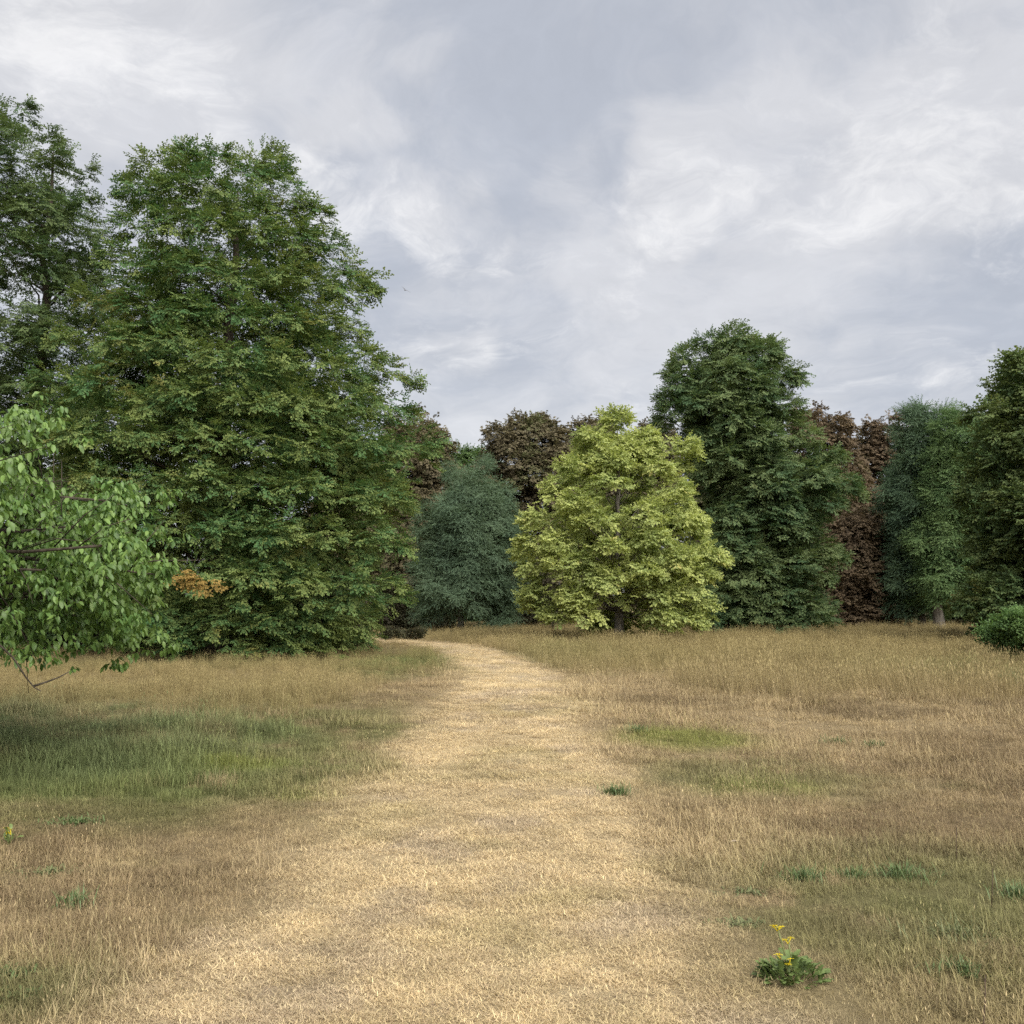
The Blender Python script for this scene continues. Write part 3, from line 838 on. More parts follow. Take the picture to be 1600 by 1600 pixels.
# ------------------------------------------------------------------ ground and path
def axis(lo_f, hi_f, step, far, grow=1.22):
    a = list(np.arange(lo_f, hi_f + 1e-6, step))
    s, v = step, a[-1]
    while v < far:
        s *= grow
        v += s
        a.append(v)
    s, v, pre = step, a[0], []
    while v > -far:
        s *= grow
        v -= s
        pre.append(v)
    return np.array(pre[::-1] + a)


def grid_mesh(name, gx, gy, lift, mat):
    """gx: (rows, cols) arrays"""
    rows, cols = gx.shape
    x, y = gx.ravel(), gy.ravel()
    z = zones(x, y)
    h = height(x, y) + lift
    V = np.stack([x, y, h], 1)
    i = np.arange(rows * cols).reshape(rows, cols)
    F = np.stack([i[:-1, :-1], i[:-1, 1:], i[1:, 1:], i[1:, :-1]], -1).reshape(-1, 4).tolist()
    c = ground_colour(x, y, z) * .8
    return mesh_obj(name, V.tolist(), F, mat, attrs={'base': c, 'bare': z['bare']})


M_GROUND = ground_mat('meadow_soil')
xs = axis(-8.0, 8.0, 0.16, 900)
ys = axis(1.5, 26.0, 0.16, 900)
gx, gy = np.meshgrid(xs, ys)
ground = tag(grid_mesh('ground', gx, gy, 0.0, M_GROUND), 'dry brown summer meadow ground reaching back under the trees', kind='structure')
pv = np.concatenate([np.arange(1.0, 20, .09), np.arange(20, 56, .2)])
pu = np.linspace(-1, 1, 40)
U, Vv = np.meshgrid(pu, pv)
px_ = np.interp(Vv, PATH_Y, PATH_X) + U * (np.interp(Vv, PATH_Y, PATH_W) + .35)
path = tag(grid_mesh('path', px_, Vv, 0.008, M_GROUND), 'worn straw coloured footpath curving away to the left', kind='structure')


# ------------------------------------------------------------------ grass
def tuft(kind, seed):
    rnd = random.Random(seed)
    V, F, LR = [], [], []

    def blade(x, y, az, L, w, lean, curl, lift=0.0, head=0.0):
        d = Vector((math.cos(az), math.sin(az), 0))
        s = Vector((-d.y, d.x, 0))
        p0 = Vector((x, y, -.01 + lift))
        p1 = p0 + d * L * .5 * math.sin(lean) + Vector((0, 0, L * .5 * math.cos(lean)))
        l2 = lean + curl
        p2 = p1 + d * L * .5 * math.sin(l2) + Vector((0, 0, L * .5 * math.cos(l2)))
        b = len(V)
        V.extend([p0 - s * w * .5, p0 + s * w * .5, p1 - s * w * .42, p1 + s * w * .42, p2])
        F.extend([(b, b + 1, b + 3, b + 2), (b + 2, b + 3, b + 4)])
        LR.extend([rnd.random()] * 5)
        if head:
            hd = (p2 - p1).normalized()
            b = len(V)
            hl = head * rnd.uniform(.7, 1.2)
            sw = w * 2.6
            q = p2 - hd * hl * .2
            V.extend([q, q + hd * hl * .4 + s * sw * .5, q + hd * hl, q + hd * hl * .4 - s * sw * .5])
            F.append((b, b + 1, b + 2, b + 3))
            LR.extend([rnd.uniform(.35, 1.0)] * 4)

    def spot(r):
        a, q = rnd.uniform(0, 6.283), r * math.sqrt(rnd.random())
        return q * math.cos(a), q * math.sin(a)

    if kind == 'worn':          # trodden straw, lying
        for i in range(140):
            x, y = spot(.15)
            blade(x, y, rnd.uniform(0, 6.283), rnd.uniform(.015, .05), rnd.uniform(.0018, .004), rnd.uniform(.95, 1.55), rnd.uniform(-.15, .35), rnd.uniform(.012, .03))
    elif kind == 'turf':        # short dry turf
        for i in range(75):
            x, y = spot(.15)
            blade(x, y, rnd.uniform(0, 6.283), rnd.uniform(.03, .085), rnd.uniform(.002, .0042), rnd.uniform(.35, 1.5), rnd.uniform(0, .7), rnd.uniform(.006, .02))
        for i in range(0 if seed % 6 < 3 else 3):
            x, y = spot(.15)
            blade(x, y, rnd.uniform(0, 6.283), rnd.uniform(.14, .30), .0018, rnd.uniform(.05, .6), rnd.uniform(0, .5), 0, .025)
    elif kind == 'stalks':      # tall dry stems with seed heads
        for i in range(46):
            x, y = spot(.24)
            blade(x, y, rnd.uniform(0, 6.283), rnd.uniform(.28, .58), rnd.uniform(.003, .0055), rnd.uniform(.0, .28), rnd.uniform(0, .45), 0, rnd.uniform(.05, .10))
        for i in range(70):
            x, y = spot(.24)
            blade(x, y, rnd.uniform(0, 6.283), rnd.uniform(.1, .3), rnd.uniform(.004, .007), rnd.uniform(.1, .7), rnd.uniform(0, .9))
    elif kind == 'lush':        # soft green grass
        for i in range(85):
            x, y = spot(.2)
            blade(x, y, rnd.uniform(0, 6.283), rnd.uniform(.10, .30), rnd.uniform(.0035, .007), rnd.uniform(.1, .6), rnd.uniform(.1, 1.2))
        for i in range(1):
            x, y = spot(.2)
            blade(x, y, rnd.uniform(0, 6.283), rnd.uniform(.3, .42), .003, rnd.uniform(.0, .3), rnd.uniform(0, .4), 0, .05)
    return mesh_obj('tuft', V, F, None, link=False, smooth=False, attrs={'lr': LR})


TUFTS = {k: [tuft(k, 100 * i + s) for s in range(6)] for i, k in enumerate(('worn', 'turf', 'stalks', 'lush'))}
M_GRASS = grass_mat('grass_blade')


CLEARINGS = ((.86, 8.7, .22), (-2.76, 6.3, .34), (-2.30, 5.55, .20), (-2.16, 4.55, .26), (-1.98, 4.33, .18), (1.31, 5.8, .20), (1.67, 6.05, .26), (2.13, 6.6, .14), (2.24, 6.1, .34), (1.98, 6.1, .20), (2.74, 5.75, .22), (3.24, 6.4, .12), (1.12, 5.22, .24), (1.93, 4.55, .24), (2.1, 5.0, .45), (-3.2, 7.7, .45), (1.55, 12.9, .25), (3.70, 11.9, .30), (4.05, 11.6, .30), (9.9, 20.5, .9), (1.17, 4.45, .22), (-3.36, 7.0, .1))


def sow():
    rng = np.random.default_rng(4)
    X, Y, S = [], [], []
    for lo, hi, dens, sc in ((2.4, 5.5, 330, .66), (5.5, 8.5, 200, .82), (8.5, 13, 100, 1.08), (13, 20, 42, 1.5), (20, 32, 17, 1.75), (32, 60, 8.5, 2.1), (60, 82, 2.2, 2.4)):
        w1 = .56 * hi + 1.6
        n = int(dens * (hi - lo) * 2 * w1)
        x = rng.uniform(-w1, w1, n)
        y = rng.uniform(lo, hi, n)
        k = np.abs(x) < .56 * y + 1.6
        X.append(x[k])
        Y.append(y[k])
        S.append(np.full(k.sum(), sc))
    x, y, sc = np.concatenate(X), np.concatenate(Y), np.concatenate(S)
    z = zones(x, y)
    h = height(x, y)
    col = ground_colour(x, y, z)
    n = len(x)
    u = rng.random(n)
    kind = np.full(n, 1)
    kind[z['path'] > .35 + .3 * rng.random(n)] = 0
    kind[(kind == 1) & (z['tall'] > .15 + .85 * u)] = 2
    g = np.maximum(z['lush'], np.maximum(z['green'] * .55, z['lime'] * .45))
    kind[(kind != 0) & (g > .25 + .7 * rng.random(n))] = 3
    drop = rng.random(n) < z['bare'] * .8
    for cx, cy_, w in CLEARINGS:
        drop |= (kind != 2) & (np.hypot(x - cx, (y - cy_) * 1.3) < w * .42)
    under = (np.abs(x + 9.4) < 6.2) & (np.abs(y - 32) < 4.5)
    drop |= under & (rng.random(n) < .7)
    kindname = ['worn', 'turf', 'stalks', 'lush']
    objn = ['worn_grass', 'dry_grass', 'tall_grass', 'green_grass']
    labels = ['trodden straw coloured grass lying flat along the footpath', 'short parched brown turf either side of the footpath',
              'tall dry buff grass with seed heads across the far meadow', 'soft green grass patches in the parched meadow']
    for i in range(4):
        k = (kind == i) & ~drop
        m = k.sum()
        zs = rng.uniform(.7, 1.15, m) * sc[k] ** .72
        if i == 2:
            zs = rng.uniform(.6, 1.15, m) * (.42 + .34 * sstep(0, 6, x[k] + .1 * y[k]) + .0 * sc[k])
        if i == 3:
            zs = rng.uniform(.6, 1.1, m) * np.minimum(sc[k], 1.5) * (.32 + .45 * z['lush'][k] + .2 * z['green'][k] * sstep(6, 9, y[k]))
        if i in (1, 2, 3):
            zs = zs * (.62 + .76 * sstep(.3, .72, fbm(x[k] * .9, y[k] * .9, 410 + i, 4)))
        rot = np.stack([rng.normal(0, .08, m), rng.normal(0, .08, m), rng.uniform(0, 6.283, m)], 1)
        clump = (.68 if i == 0 else .52) + (.64 if i == 0 else .96) * fbm(x[k] * 4.5, y[k] * 7.0, 301 + i, 3)
        t = col[k] * (rng.uniform(.8, 1.2, m) * clump)[:, None]
        if i == 2:
            t = mixc(t, C_TALL * rng.uniform(.75, 1.25, m)[:, None], np.full(m, .5))
        o = scatter(objn[i], TUFTS[kindname[i]], np.stack([x[k], y[k], h[k] + .006 * z['path'][k]], 1), rot, zs, M_GRASS, None, np.clip(t, 0, 1), seed=i)
        tag(o, labels[i], 'grass', kind='stuff')
        print('GRASS', objn[i], m)


sow()

# ------------------------------------------------------------------ trees
BARK_DARK = bark_mat('dark_bark', (0.030, 0.024, 0.018), (0.085, 0.070, 0.054))
BARK_GREY = bark_mat('grey_bark', (0.08, 0.072, 0.06), (0.20, 0.18, 0.155))

L_LIME = leaf_mat('lime_leaves', (0.062, 0.138, 0.052), (0.180, 0.225, 0.072), (0.22, 0.21, 0.066), .61, .74, .33, var=.28)
L_OPEN = leaf_mat('open_tree_leaves', (0.066, 0.118, 0.054), (0.130, 0.175, 0.070), nscale=.5, var=.28)
L_NEAR = leaf_mat('large_leaves', (0.090, 0.172, 0.048), (0.158, 0.245, 0.066), (0.25, 0.25, 0.06), .70, .78, .9, trans=.3, rough=.42, spec=.4, var=.6)
L_BROWN = leaf_mat('brown_leaves', (0.098, 0.084, 0.052), (0.158, 0.135, 0.080), (0.12, 0.135, 0.06), .54, .66, .25, trans=.2, var=.28)
L_RUST = leaf_mat('rust_leaves', (0.106, 0.078, 0.050), (0.160, 0.120, 0.076), (0.14, 0.13, 0.066), .58, .70, .25, trans=.2, var=.28)
L_GREY = leaf_mat('grey_green_leaves', (0.092, 0.145, 0.092), (0.130, 0.188, 0.114), nscale=.4, var=.28)
L_YELLOW = leaf_mat('yellow_green_leaves', (0.265, 0.325, 0.120), (0.435, 0.475, 0.172), (0.47, 0.42, 0.16), .64, .74, .6, trans=.34, var=.28)
L_DEEP = leaf_mat('deep_green_leaves', (0.070, 0.130, 0.062), (0.165, 0.215, 0.092), (0.18, 0.195, 0.08), .64, .76, .4, var=.28)
L_BLUE = leaf_mat('blue_green_leaves', (0.082, 0.138, 0.085), (0.120, 0.182, 0.106), nscale=.4, var=.28)
L_MID = leaf_mat('mid_green_leaves', (0.095, 0.168, 0.072), (0.155, 0.228, 0.092), nscale=.4, var=.28)
L_OLIVE = leaf_mat('olive_leaves', (0.084, 0.140, 0.058), (0.168, 0.212, 0.080), (0.20, 0.18, 0.068), .64, .76, .6, var=.28)
L_BUSH = leaf_mat('bush_leaves', (0.098, 0.180, 0.068), (0.160, 0.250, 0.088), nscale=.9)
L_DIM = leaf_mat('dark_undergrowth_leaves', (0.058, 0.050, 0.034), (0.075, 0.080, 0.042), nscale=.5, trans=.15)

lime = tree('big_lime', 'lime_tree', 'biggest tree, dark green with yellowing patches, its broad crown sweeping down to the grass',
     L_LIME, BARK_DARK, 'broad', 165, 1.5, 3, 17, .30, .85, .22, .68, .38, 42, (.5, 0), 11, limb_r=.06, dome=112, reach=1.15, clump_k=.84, voids=((-1.8, 7.6, .5), (-1.5, 4.4, .4), (1.2, 9.0, .3), (-3.6, 8.9, .3)))
tree('open_tree', 'lime_tree', 'tall dark green tree with sky showing through, behind the biggest tree at the frame edge',
     L_OPEN, BARK_DARK, 'broad', 150, 1.25, 3, 17, .28, .9, .35, .72, .34, 50, (.3, 0), 12, limb_r=.075, dome=42)
tree('yellow_tree', 'maple_tree', 'bright yellow-green tree with a short bare trunk in the middle of the meadow',
     L_YELLOW, BARK_GREY, 'maple', 84, 1.05, 2, 15, .22, .62, .14, .74, .19, 70, (0, 0), 13, limb_r=.035, gap=(0, .8, 1.5), dome=130, clump_k=.80, voids=((0, 5.9, .35), (-2.2, 2.9, .35), (1.3, 2.5, .3), (-1.4, 4.6, .25), (1.9, 6.2, .2), (-3.2, 4.4, .3)))
tree('dark_lime', 'lime_tree', 'tall deep green round-topped tree just behind the bright yellow-green one',
     L_DEEP, BARK_DARK, 'broad', 140, 1.6, 3, 11, .30, .8, .2, .92, .36, 34, (0, 0), 14, limb_r=.055, dome=78, reach=1.3, clump_k=.82, voids=((-1.35, 7.5, 1.0), (.1, 10.6, .6), (1.6, 4.6, .7), (-1.0, 3.2, .6), (2.5, 7.6, .4)))
tree('grey_green', 'acacia_tree', 'greyish green feathery tree with a thin trunk beyond the bend of the path',
     L_GREY, BARK_GREY, 'fine', 64, 1.5, 4, 14, .38, .8, .25, .95, .18, 18, (0, 0), 15, gap=(0, .5, 1.3), dome=48, jitter=1.5)
L_ORANGE = leaf_mat('turned_orange_leaves', (0.21, 0.150, 0.045), (0.29, 0.195, 0.06), nscale=.9)
rg = np.random.default_rng(5)
NP = 26
PP = np.stack([rg.normal(1.35, .32, NP), rg.normal(-6.0, .12, NP), 2.15 + rg.normal(0, .10, NP)], 1)
PP[:, 2] -= .3 * (PP[:, 0] - 1.35)
XX = np.stack([rg.normal(.5, .5, NP), rg.normal(-.8, .2, NP), rg.normal(-.35, .2, NP)], 1)
tag(scatter('turned_spray', TWIGS['broad'], PP, eulers(XX, np.tile([0, -.5, 1.0], (NP, 1))), np.full(NP, .7), L_ORANGE, lime, seed=3), 'small spray of leaves turned orange', kind='stuff')
CH = 'browned chestnut trees at the far edge'
tree('brown_left', 'chestnut_tree', 'brown-leaved tree half hidden behind the right side of the biggest tree',
     L_BROWN, BARK_DARK, 'palm', 66, 1.5, 3, 18, .35, .8, .3, 1.0, .3, 14, (0, 0), 16, group=CH, dome=46)
tree('brown_mid_a', 'chestnut_tree', 'round brown-leaved tree rising between the greyish green tree and the yellow-green tree',
     L_BROWN, BARK_DARK, 'palm', 84, 1.5, 3, 18, .35, .8, .3, 1.0, .32, 14, (0, 0), 17, group=CH, dome=46)
tree('brown_mid_b', 'chestnut_tree', 'brown treetop peeping out behind the left shoulder of the yellow-green tree',
     L_BROWN, BARK_DARK, 'palm', 66, 1.5, 3, 18, .35, .8, .3, 1.0, .32, 10, (0, 0), 18, group=CH, dome=46)
tree('brown_mid_c', 'chestnut_tree', 'patch of brown treetop between the yellow-green tree and the tall deep green tree',
     L_BROWN, BARK_DARK, 'palm', 52, 1.5, 3, 18, .35, .8, .3, 1.0, .32, 8, (0, 0), 19, group=CH, dome=46)
tree('brown_right_a', 'chestnut_tree', 'rusty brown tree showing just right of the tall deep green tree',
     L_RUST, BARK_DARK, 'palm', 90, 1.6, 3, 18, .35, .8, .3, 1.0, .34, 14, (0, 0), 20, group=CH, dome=46)
tree('brown_right_b', 'chestnut_tree', 'brown tree with sky gaps near its top, left of the bluish green narrow tree',
     L_RUST, BARK_DARK, 'palm', 66, 1.45, 3, 18, .35, .8, .3, 1.0, .3, 24, (0, 0), 21, group=CH, limb_r=.09, dome=36)
tree('brown_low', 'chestnut_tree', 'low rust-brown tree leafy to the ground in the gap at the far meadow edge',
     L_RUST, BARK_DARK, 'palm', 60, 1.1, 3, 20, .35, .8, .3, .9, .16, 8, (0, 0), 22, group=CH, dome=54)
tree('blue_green', 'acacia_tree', 'narrow bluish green tree standing right of the brown trees',
     L_BLUE, BARK_GREY, 'fine', 84, 1.3, 4, 15, .36, .9, .3, 1.15, .22, 16, (0, 0), 23, dome=38, jitter=1.4)
tree('mid_green', 'acacia_tree', 'fresh green tree with a pale grey trunk and loose feathery top',
     L_MID, BARK_GREY, 'fine', 80, 1.25, 4, 14, .36, .9, .25, 1.15, .3, 22, (0, 0), 24, limb_r=.06, gap=(0, .5, 1.5), dome=30, jitter=1.4, trunk_top=.75)
tree('right_olive', 'oak_tree', 'large olive green tree cut off by the right edge of the frame',
     L_OLIVE, BARK_DARK, 'maple', 125, 1.25, 3, 16, .22, .85, .25, .9, .32, 24, (0, 0), 25, dome=70)
tree('right_bush', 'bush', 'dense round green bush standing in the grass below the olive green tree',
     L_BUSH, BARK_DARK, 'box', 70, .5, 3, 90, .12, 1.0, .25, .85, .05, 14, (0, 0), 26, cat='bush', limb_r=.02, dome=260)
for i, (key, lab, lf, kd) in enumerate((
        ('back_a', 'dim brown tree far behind, low between the biggest tree and the greyish green tree', L_BROWN, 'palm'),
        ('back_b', 'pale green treetop just showing above the greyish green tree', L_MID, 'broad'),
        ('back_c', 'brown tree far behind the tall deep green tree', L_BROWN, 'palm'),
        ('back_d', 'dim green tree far behind the fresh green and bluish green trees', L_DEEP, 'broad'),
        ('back_e', 'dim green tree far behind the large olive green tree', L_DEEP, 'broad'))):
    tree(key, 'background_tree', lab, lf, BARK_DARK, kd, 46, 2.0, 5, 9, .35, .8, .3, 1.8, .25, 6, (0, 0), 40 + i, group='trees of the far row')
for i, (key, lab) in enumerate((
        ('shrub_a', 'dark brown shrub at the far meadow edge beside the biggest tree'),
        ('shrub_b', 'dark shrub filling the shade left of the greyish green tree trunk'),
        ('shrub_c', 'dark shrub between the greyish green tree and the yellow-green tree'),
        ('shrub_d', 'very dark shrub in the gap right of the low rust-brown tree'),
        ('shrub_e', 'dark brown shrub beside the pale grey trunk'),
        ('shade_fill_left', 'added dark shrub standing in for shade under the left half of the biggest tree'),  # added, blocks the bright meadow so the foot of the crown looks shaded
        ('shade_fill_right', 'added dark shrub standing in for shade under the right half of the biggest tree'),  # added likewise, dark leaves in place of shade under the crown
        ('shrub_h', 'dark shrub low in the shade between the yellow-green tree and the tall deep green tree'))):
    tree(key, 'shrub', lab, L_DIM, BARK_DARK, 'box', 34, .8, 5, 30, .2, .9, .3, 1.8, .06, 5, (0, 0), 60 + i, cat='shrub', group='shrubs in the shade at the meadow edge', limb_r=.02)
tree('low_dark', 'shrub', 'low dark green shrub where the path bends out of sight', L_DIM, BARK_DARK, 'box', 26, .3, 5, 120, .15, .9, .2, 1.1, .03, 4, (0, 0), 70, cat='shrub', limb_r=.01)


# ------------------------------------------------------------------ the near tree with large leaves
def big_leaf(seed):
    rnd = random.Random(seed)
    V, F = [], []
    L, W = 1.0, .44
    us = [0, .16, .4, .68, .9, 1.0]
    ws = [.03, .62, 1.0, .85, .35, 0.0]
    bend = rnd.uniform(.35, .75)
    for u, w in zip(us, ws):
        z = -bend * u * u * .5
        for sg in (-1, 0, 1):
            V.append((u * L * (1 - .12 * bend * u), sg * w * W * .5, z + abs(sg) * w * W * .16 - .05 * abs(sg) * math.sin(u * 9 + seed)))
    for i in range(len(us) - 1):
        for j in range(2):
            a = i * 3 + j
            F.append((a, a + 1, a + 4, a + 3))
    return V, F


def near_tree():
    bx, by, prof = TREES['near_tree']
    rng = np.random.default_rng(77)
    gz = float(height(np.array([bx]), np.array([by]))[0])
    root = empty('cherry_tree', (bx, by, gz), 'bright green tree with large drooping leaves, its boughs reaching in from the left edge', 'tree')
    C, RR, O = lobes_of(prof, rng, 120, .72, .2, reach=1.4, tips=.4)
    V, F = [], []
    pts, rad = bole(V, F, 4.2, .14, rng)
    tr = mesh_obj('trunk', V, F, BARK_DARK, root)
    for li in np.argsort(-C[:, 0])[:46]:
        c = C[li]
        if c[2] < 1.4:
            continue
        hd = math.hypot(c[0], c[1])
        a = np.array([0, 0, np.clip(c[2] - .35 * hd, .9, 3.6)])
        mid = (a + c) / 2 + np.array([0, 0, .16 * hd]) + rng.normal(0, .08, 3)
        LV, LF = [], []
        tube(LV, LF, [a, a * .5 + mid * .5 + rng.normal(0, .04, 3), mid, mid * .5 + c * .5 + rng.normal(0, .05, 3), c], [.04, .032, .024, .016, .009], 6)
        for b in range(7):
            t0 = Vector(mid * (1 - b * .14) + c * b * .14)
            d = Vector(O[li]) * .4 + Vector(rng.normal(0, .34, 3))
            tube(LV, LF, [t0, t0 + d * .5 + Vector((0, 0, .05)), t0 + d], [.008, .006, .003], 4)
        mesh_obj('limb', LV, LF, BARK_DARK, tr)
    # the bare, crooked twigs hanging below the crown
    for pl in (((1.9, -.6, 1.55), (2.25, -.75, 1.32), (2.5, -.8, 1.12), (2.62, -.8, .95), (2.70, -.82, .87), (2.76, -.82, .84)),
               ((2.69, -.81, .88), (2.78, -.8, .91), (2.90, -.8, .955), (2.98, -.8, 1.0))):
        LV, LF = [], []
        tube(LV, LF, pl, list(np.linspace(.011, .004, len(pl))), 5)
        tag(mesh_obj('twig', LV, LF, BARK_DARK, tr), 'bare dark twig hanging below the leaves')
    P, X, Z = spray_points(C, RR, O, rng, 6, 30, .30, .9)
    k = P[:, 2] > 1.02 + .12 * np.sin(P[:, 0] * 4)
    P, X = P[k], X[k]
    LP, LX, LZ, LS = [], [], [], []
    for p, xd in zip(P, X):
        m = int(rng.integers(5, 9))
        a0 = math.atan2(xd[1], xd[0])
        for i in range(m):
            a = a0 + (i - (m - 1) / 2) * (4.6 / m) + rng.normal(0, .25)
            dz = -rng.uniform(.1, 1.7)
            LP.append(p + np.array([math.cos(a), math.sin(a), 0]) * .02 + rng.normal(0, .02, 3))
            LX.append((math.cos(a), math.sin(a), dz))
            LZ.append((math.cos(a) * .6 + rng.normal(0, .42), math.sin(a) * .6 + rng.normal(0, .42), 1))
            LS.append(rng.uniform(.045, .105))
    LP, LX, LZ, LS = map(np.array, (LP, LX, LZ, LS))
    E = eulers(LX, LZ)
    W = LP + np.array([bx, by, gz])
    d = np.linalg.norm(W - np.array([0, 0, 1.6]), axis=1)
    sees = np.abs(W[:, 0] / W[:, 1]) < .5
    rank = np.argsort(np.where(sees, d, 1e6))[:300]
    rest = np.setdiff1d(np.arange(len(LP)), rank)
    srcs, meshes = [], []
    for s in range(4):
        v, f = big_leaf(s)
        srcs.append(mesh_obj('leaf', v, f, L_NEAR, link=False, attrs={'lr': [.15 + .23 * s] * len(v)}))
        meshes.append(srcs[-1].data)
    for n, i in enumerate(rank):
        o = bpy.data.objects.new('leaf', meshes[n % 4])
        COL.objects.link(o)
        o.parent = root
        o.location = LP[i]
        o.rotation_euler = E[i]
        o.scale = (LS[i],) * 3
    cr = scatter('foliage', srcs, LP[rest], E[rest], LS[rest], L_NEAR, root, seed=5)
    tag(cr, kind='stuff')
    print('NEAR leaves', len(LP))
    return root, tr


nroot, ntrunk = near_tree()


# ------------------------------------------------------------------ small plants and things in the grass
def gz_at(x, y):
    return float(height(np.array([x]), np.array([y]))[0])


M_WEED = plain_mat('weed_green', (0.105, 0.155, 0.052), .55, .2)
M_WEED_DULL = plain_mat('weed_grey_green', (0.15, 0.17, 0.07), .6, .2)
M_RAGWORT = plain_mat('ragwort_leaf', (0.145, 0.205, 0.062), .6, .2)
M_STEM = plain_mat('weed_stem', (0.17, 0.20, 0.07), .6, .1)
M_PETAL = plain_mat('yellow_petal', (0.85, 0.70, 0.03), .6, .25)
M_DRYSTEM = plain_mat('dark_dry_stem', (0.060, 0.036, 0.024), .8)
M_PALE = plain_mat('pale_dry_leaf', (0.36, 0.29, 0.22), .8)
M_CLOD = plain_mat('dry_clod', (0.20, 0.145, 0.10), .95)
M_BIRD = plain_mat('bird_feather', (0.12, 0.12, 0.13), .7)


def blade_leaf(V, F, base, az, L, W, pitch, bend, rnd):
    d = Vector((math.cos(az), math.sin(az), 0))
    s = Vector((-d.y, d.x, 0))
    p = Vector(base)
    a = pitch
    b = len(V)
    for i, w in enumerate((.3, 1.0, .8, .0)):
        V.append(p - s * W * .5 * w + Vector((0, 0, W * .12 * w)))
        V.append(p + s * W * .5 * w + Vector((0, 0, W * .12 * w)))
        p = p + (d * math.cos(a) + Vector((0, 0, math.sin(a)))) * L / 3
        a -= bend
    for i in range(3):
        F.append((b + 2 * i, b + 2 * i + 1, b + 2 * i + 3, b + 2 * i + 2))


def weed(x, y, width, tall, label, mat, n, seed, group='low green weeds in the parched turf', flat=False):
    rnd = random.Random(seed)
    V, F = [], []
    for i in range(n * 3):
        a, q = rnd.uniform(0, 6.283), abs(rnd.gauss(0, 1)) * width * .34
        L = rnd.uniform(.4, 1.1) * (tall * 1.45 if not flat else min(width, .25) * .26)
        blade_leaf(V, F, (q * math.cos(a), q * math.sin(a) * .7, 0.0), rnd.uniform(0, 6.283), L, rnd.uniform(.003, .007) if not flat else rnd.uniform(.005, .012),
                   rnd.uniform(.5, 1.4) if not flat else rnd.uniform(.2, .9), rnd.uniform(.1, .5), rnd)
    o = mesh_obj('weed_clump', V, F, mat)
    o.location = (x, y, gz_at(x, y) + .004)
    return tag(o, label, 'weed', group)


weed(.86, 8.7, .22, .10, 'small isolated dark green tuft on the right edge of the straw path', M_WEED, 90, 1)
weed(-2.76, 6.3, .34, .05, 'flat grey-green weed patch in brown turf on the left, below the tiny yellow flower', M_WEED_DULL, 90, 2, flat=True)
weed(-2.30, 5.55, .20, .09, 'spiky little green tuft in brown turf left of the path, below the flat grey-green patch', M_WEED, 45, 3)
weed(-2.16, 4.55, .26, .06, 'bright green weed in the bottom left corner, upper one of two', M_WEED, 60, 4, flat=True)
weed(-1.98, 4.33, .18, .05, 'bright green weed in the bottom left corner, lower one of two', M_WEED, 45, 5, flat=True)
weed(1.31, 5.8, .20, .06, 'dull green weed between the straw path and the dark leafy weed', M_WEED_DULL, 55, 6, flat=True)
weed(1.67, 6.05, .26, .08, 'dark green leafy weed right of the path, straight up from the plant with yellow flowers', M_WEED, 70, 7)
weed(2.13, 6.6, .14, .07, 'small bluish green weed in brown turf on the right, farthest of its cluster', M_WEED_DULL, 40, 8, flat=True)
weed(2.24, 6.1, .34, .09, 'broad olive green weed patch right of the dark leafy weed', M_WEED, 80, 9)
weed(1.98, 6.1, .20, .07, 'dark little weed joining the leafy weed and the broad olive patch', M_WEED, 50, 10)
weed(2.74, 5.75, .22, .08, 'green weed clump alone in brown turf near the right frame edge', M_WEED, 60, 11)
weed(3.24, 6.4, .12, .09, 'bright green weed cut by the right frame edge', M_WEED, 40, 12)
weed(1.12, 5.22, .24, .04, 'thin grey-green creeping weed at the path edge above the yellow flowers', M_WEED_DULL, 50, 13, flat=True)
weed(1.93, 4.55, .24, .06, 'low green weed in the turf right of the yellow-flowered plant', M_WEED, 60, 14)
weed(2.1, 5.0, .45, .07, 'wide faint green weed patch right of the yellow-flowered plant, further off', M_WEED_DULL, 90, 15)
weed(-3.2, 7.7, .45, .06, 'yellow-green low weeds along the front of the lush left grass', M_WEED, 90, 16, flat=True)
weed(1.55, 12.9, .25, .12, 'small green tuft in the dry meadow right of the path, beyond the lime green grass', M_WEED, 60, 17)
weed(3.70, 11.9, .30, .10, 'nearer to the path of two dark tufts far out in the right meadow', M_WEED, 60, 18)
weed(4.05, 11.6, .30, .10, 'farther right of two dark tufts out in the right meadow', M_WEED, 60, 19)
weed(9.9, 20.5, .9, .30, 'dark green rank weeds in the meadow below the round bush', M_WEED, 140, 20)


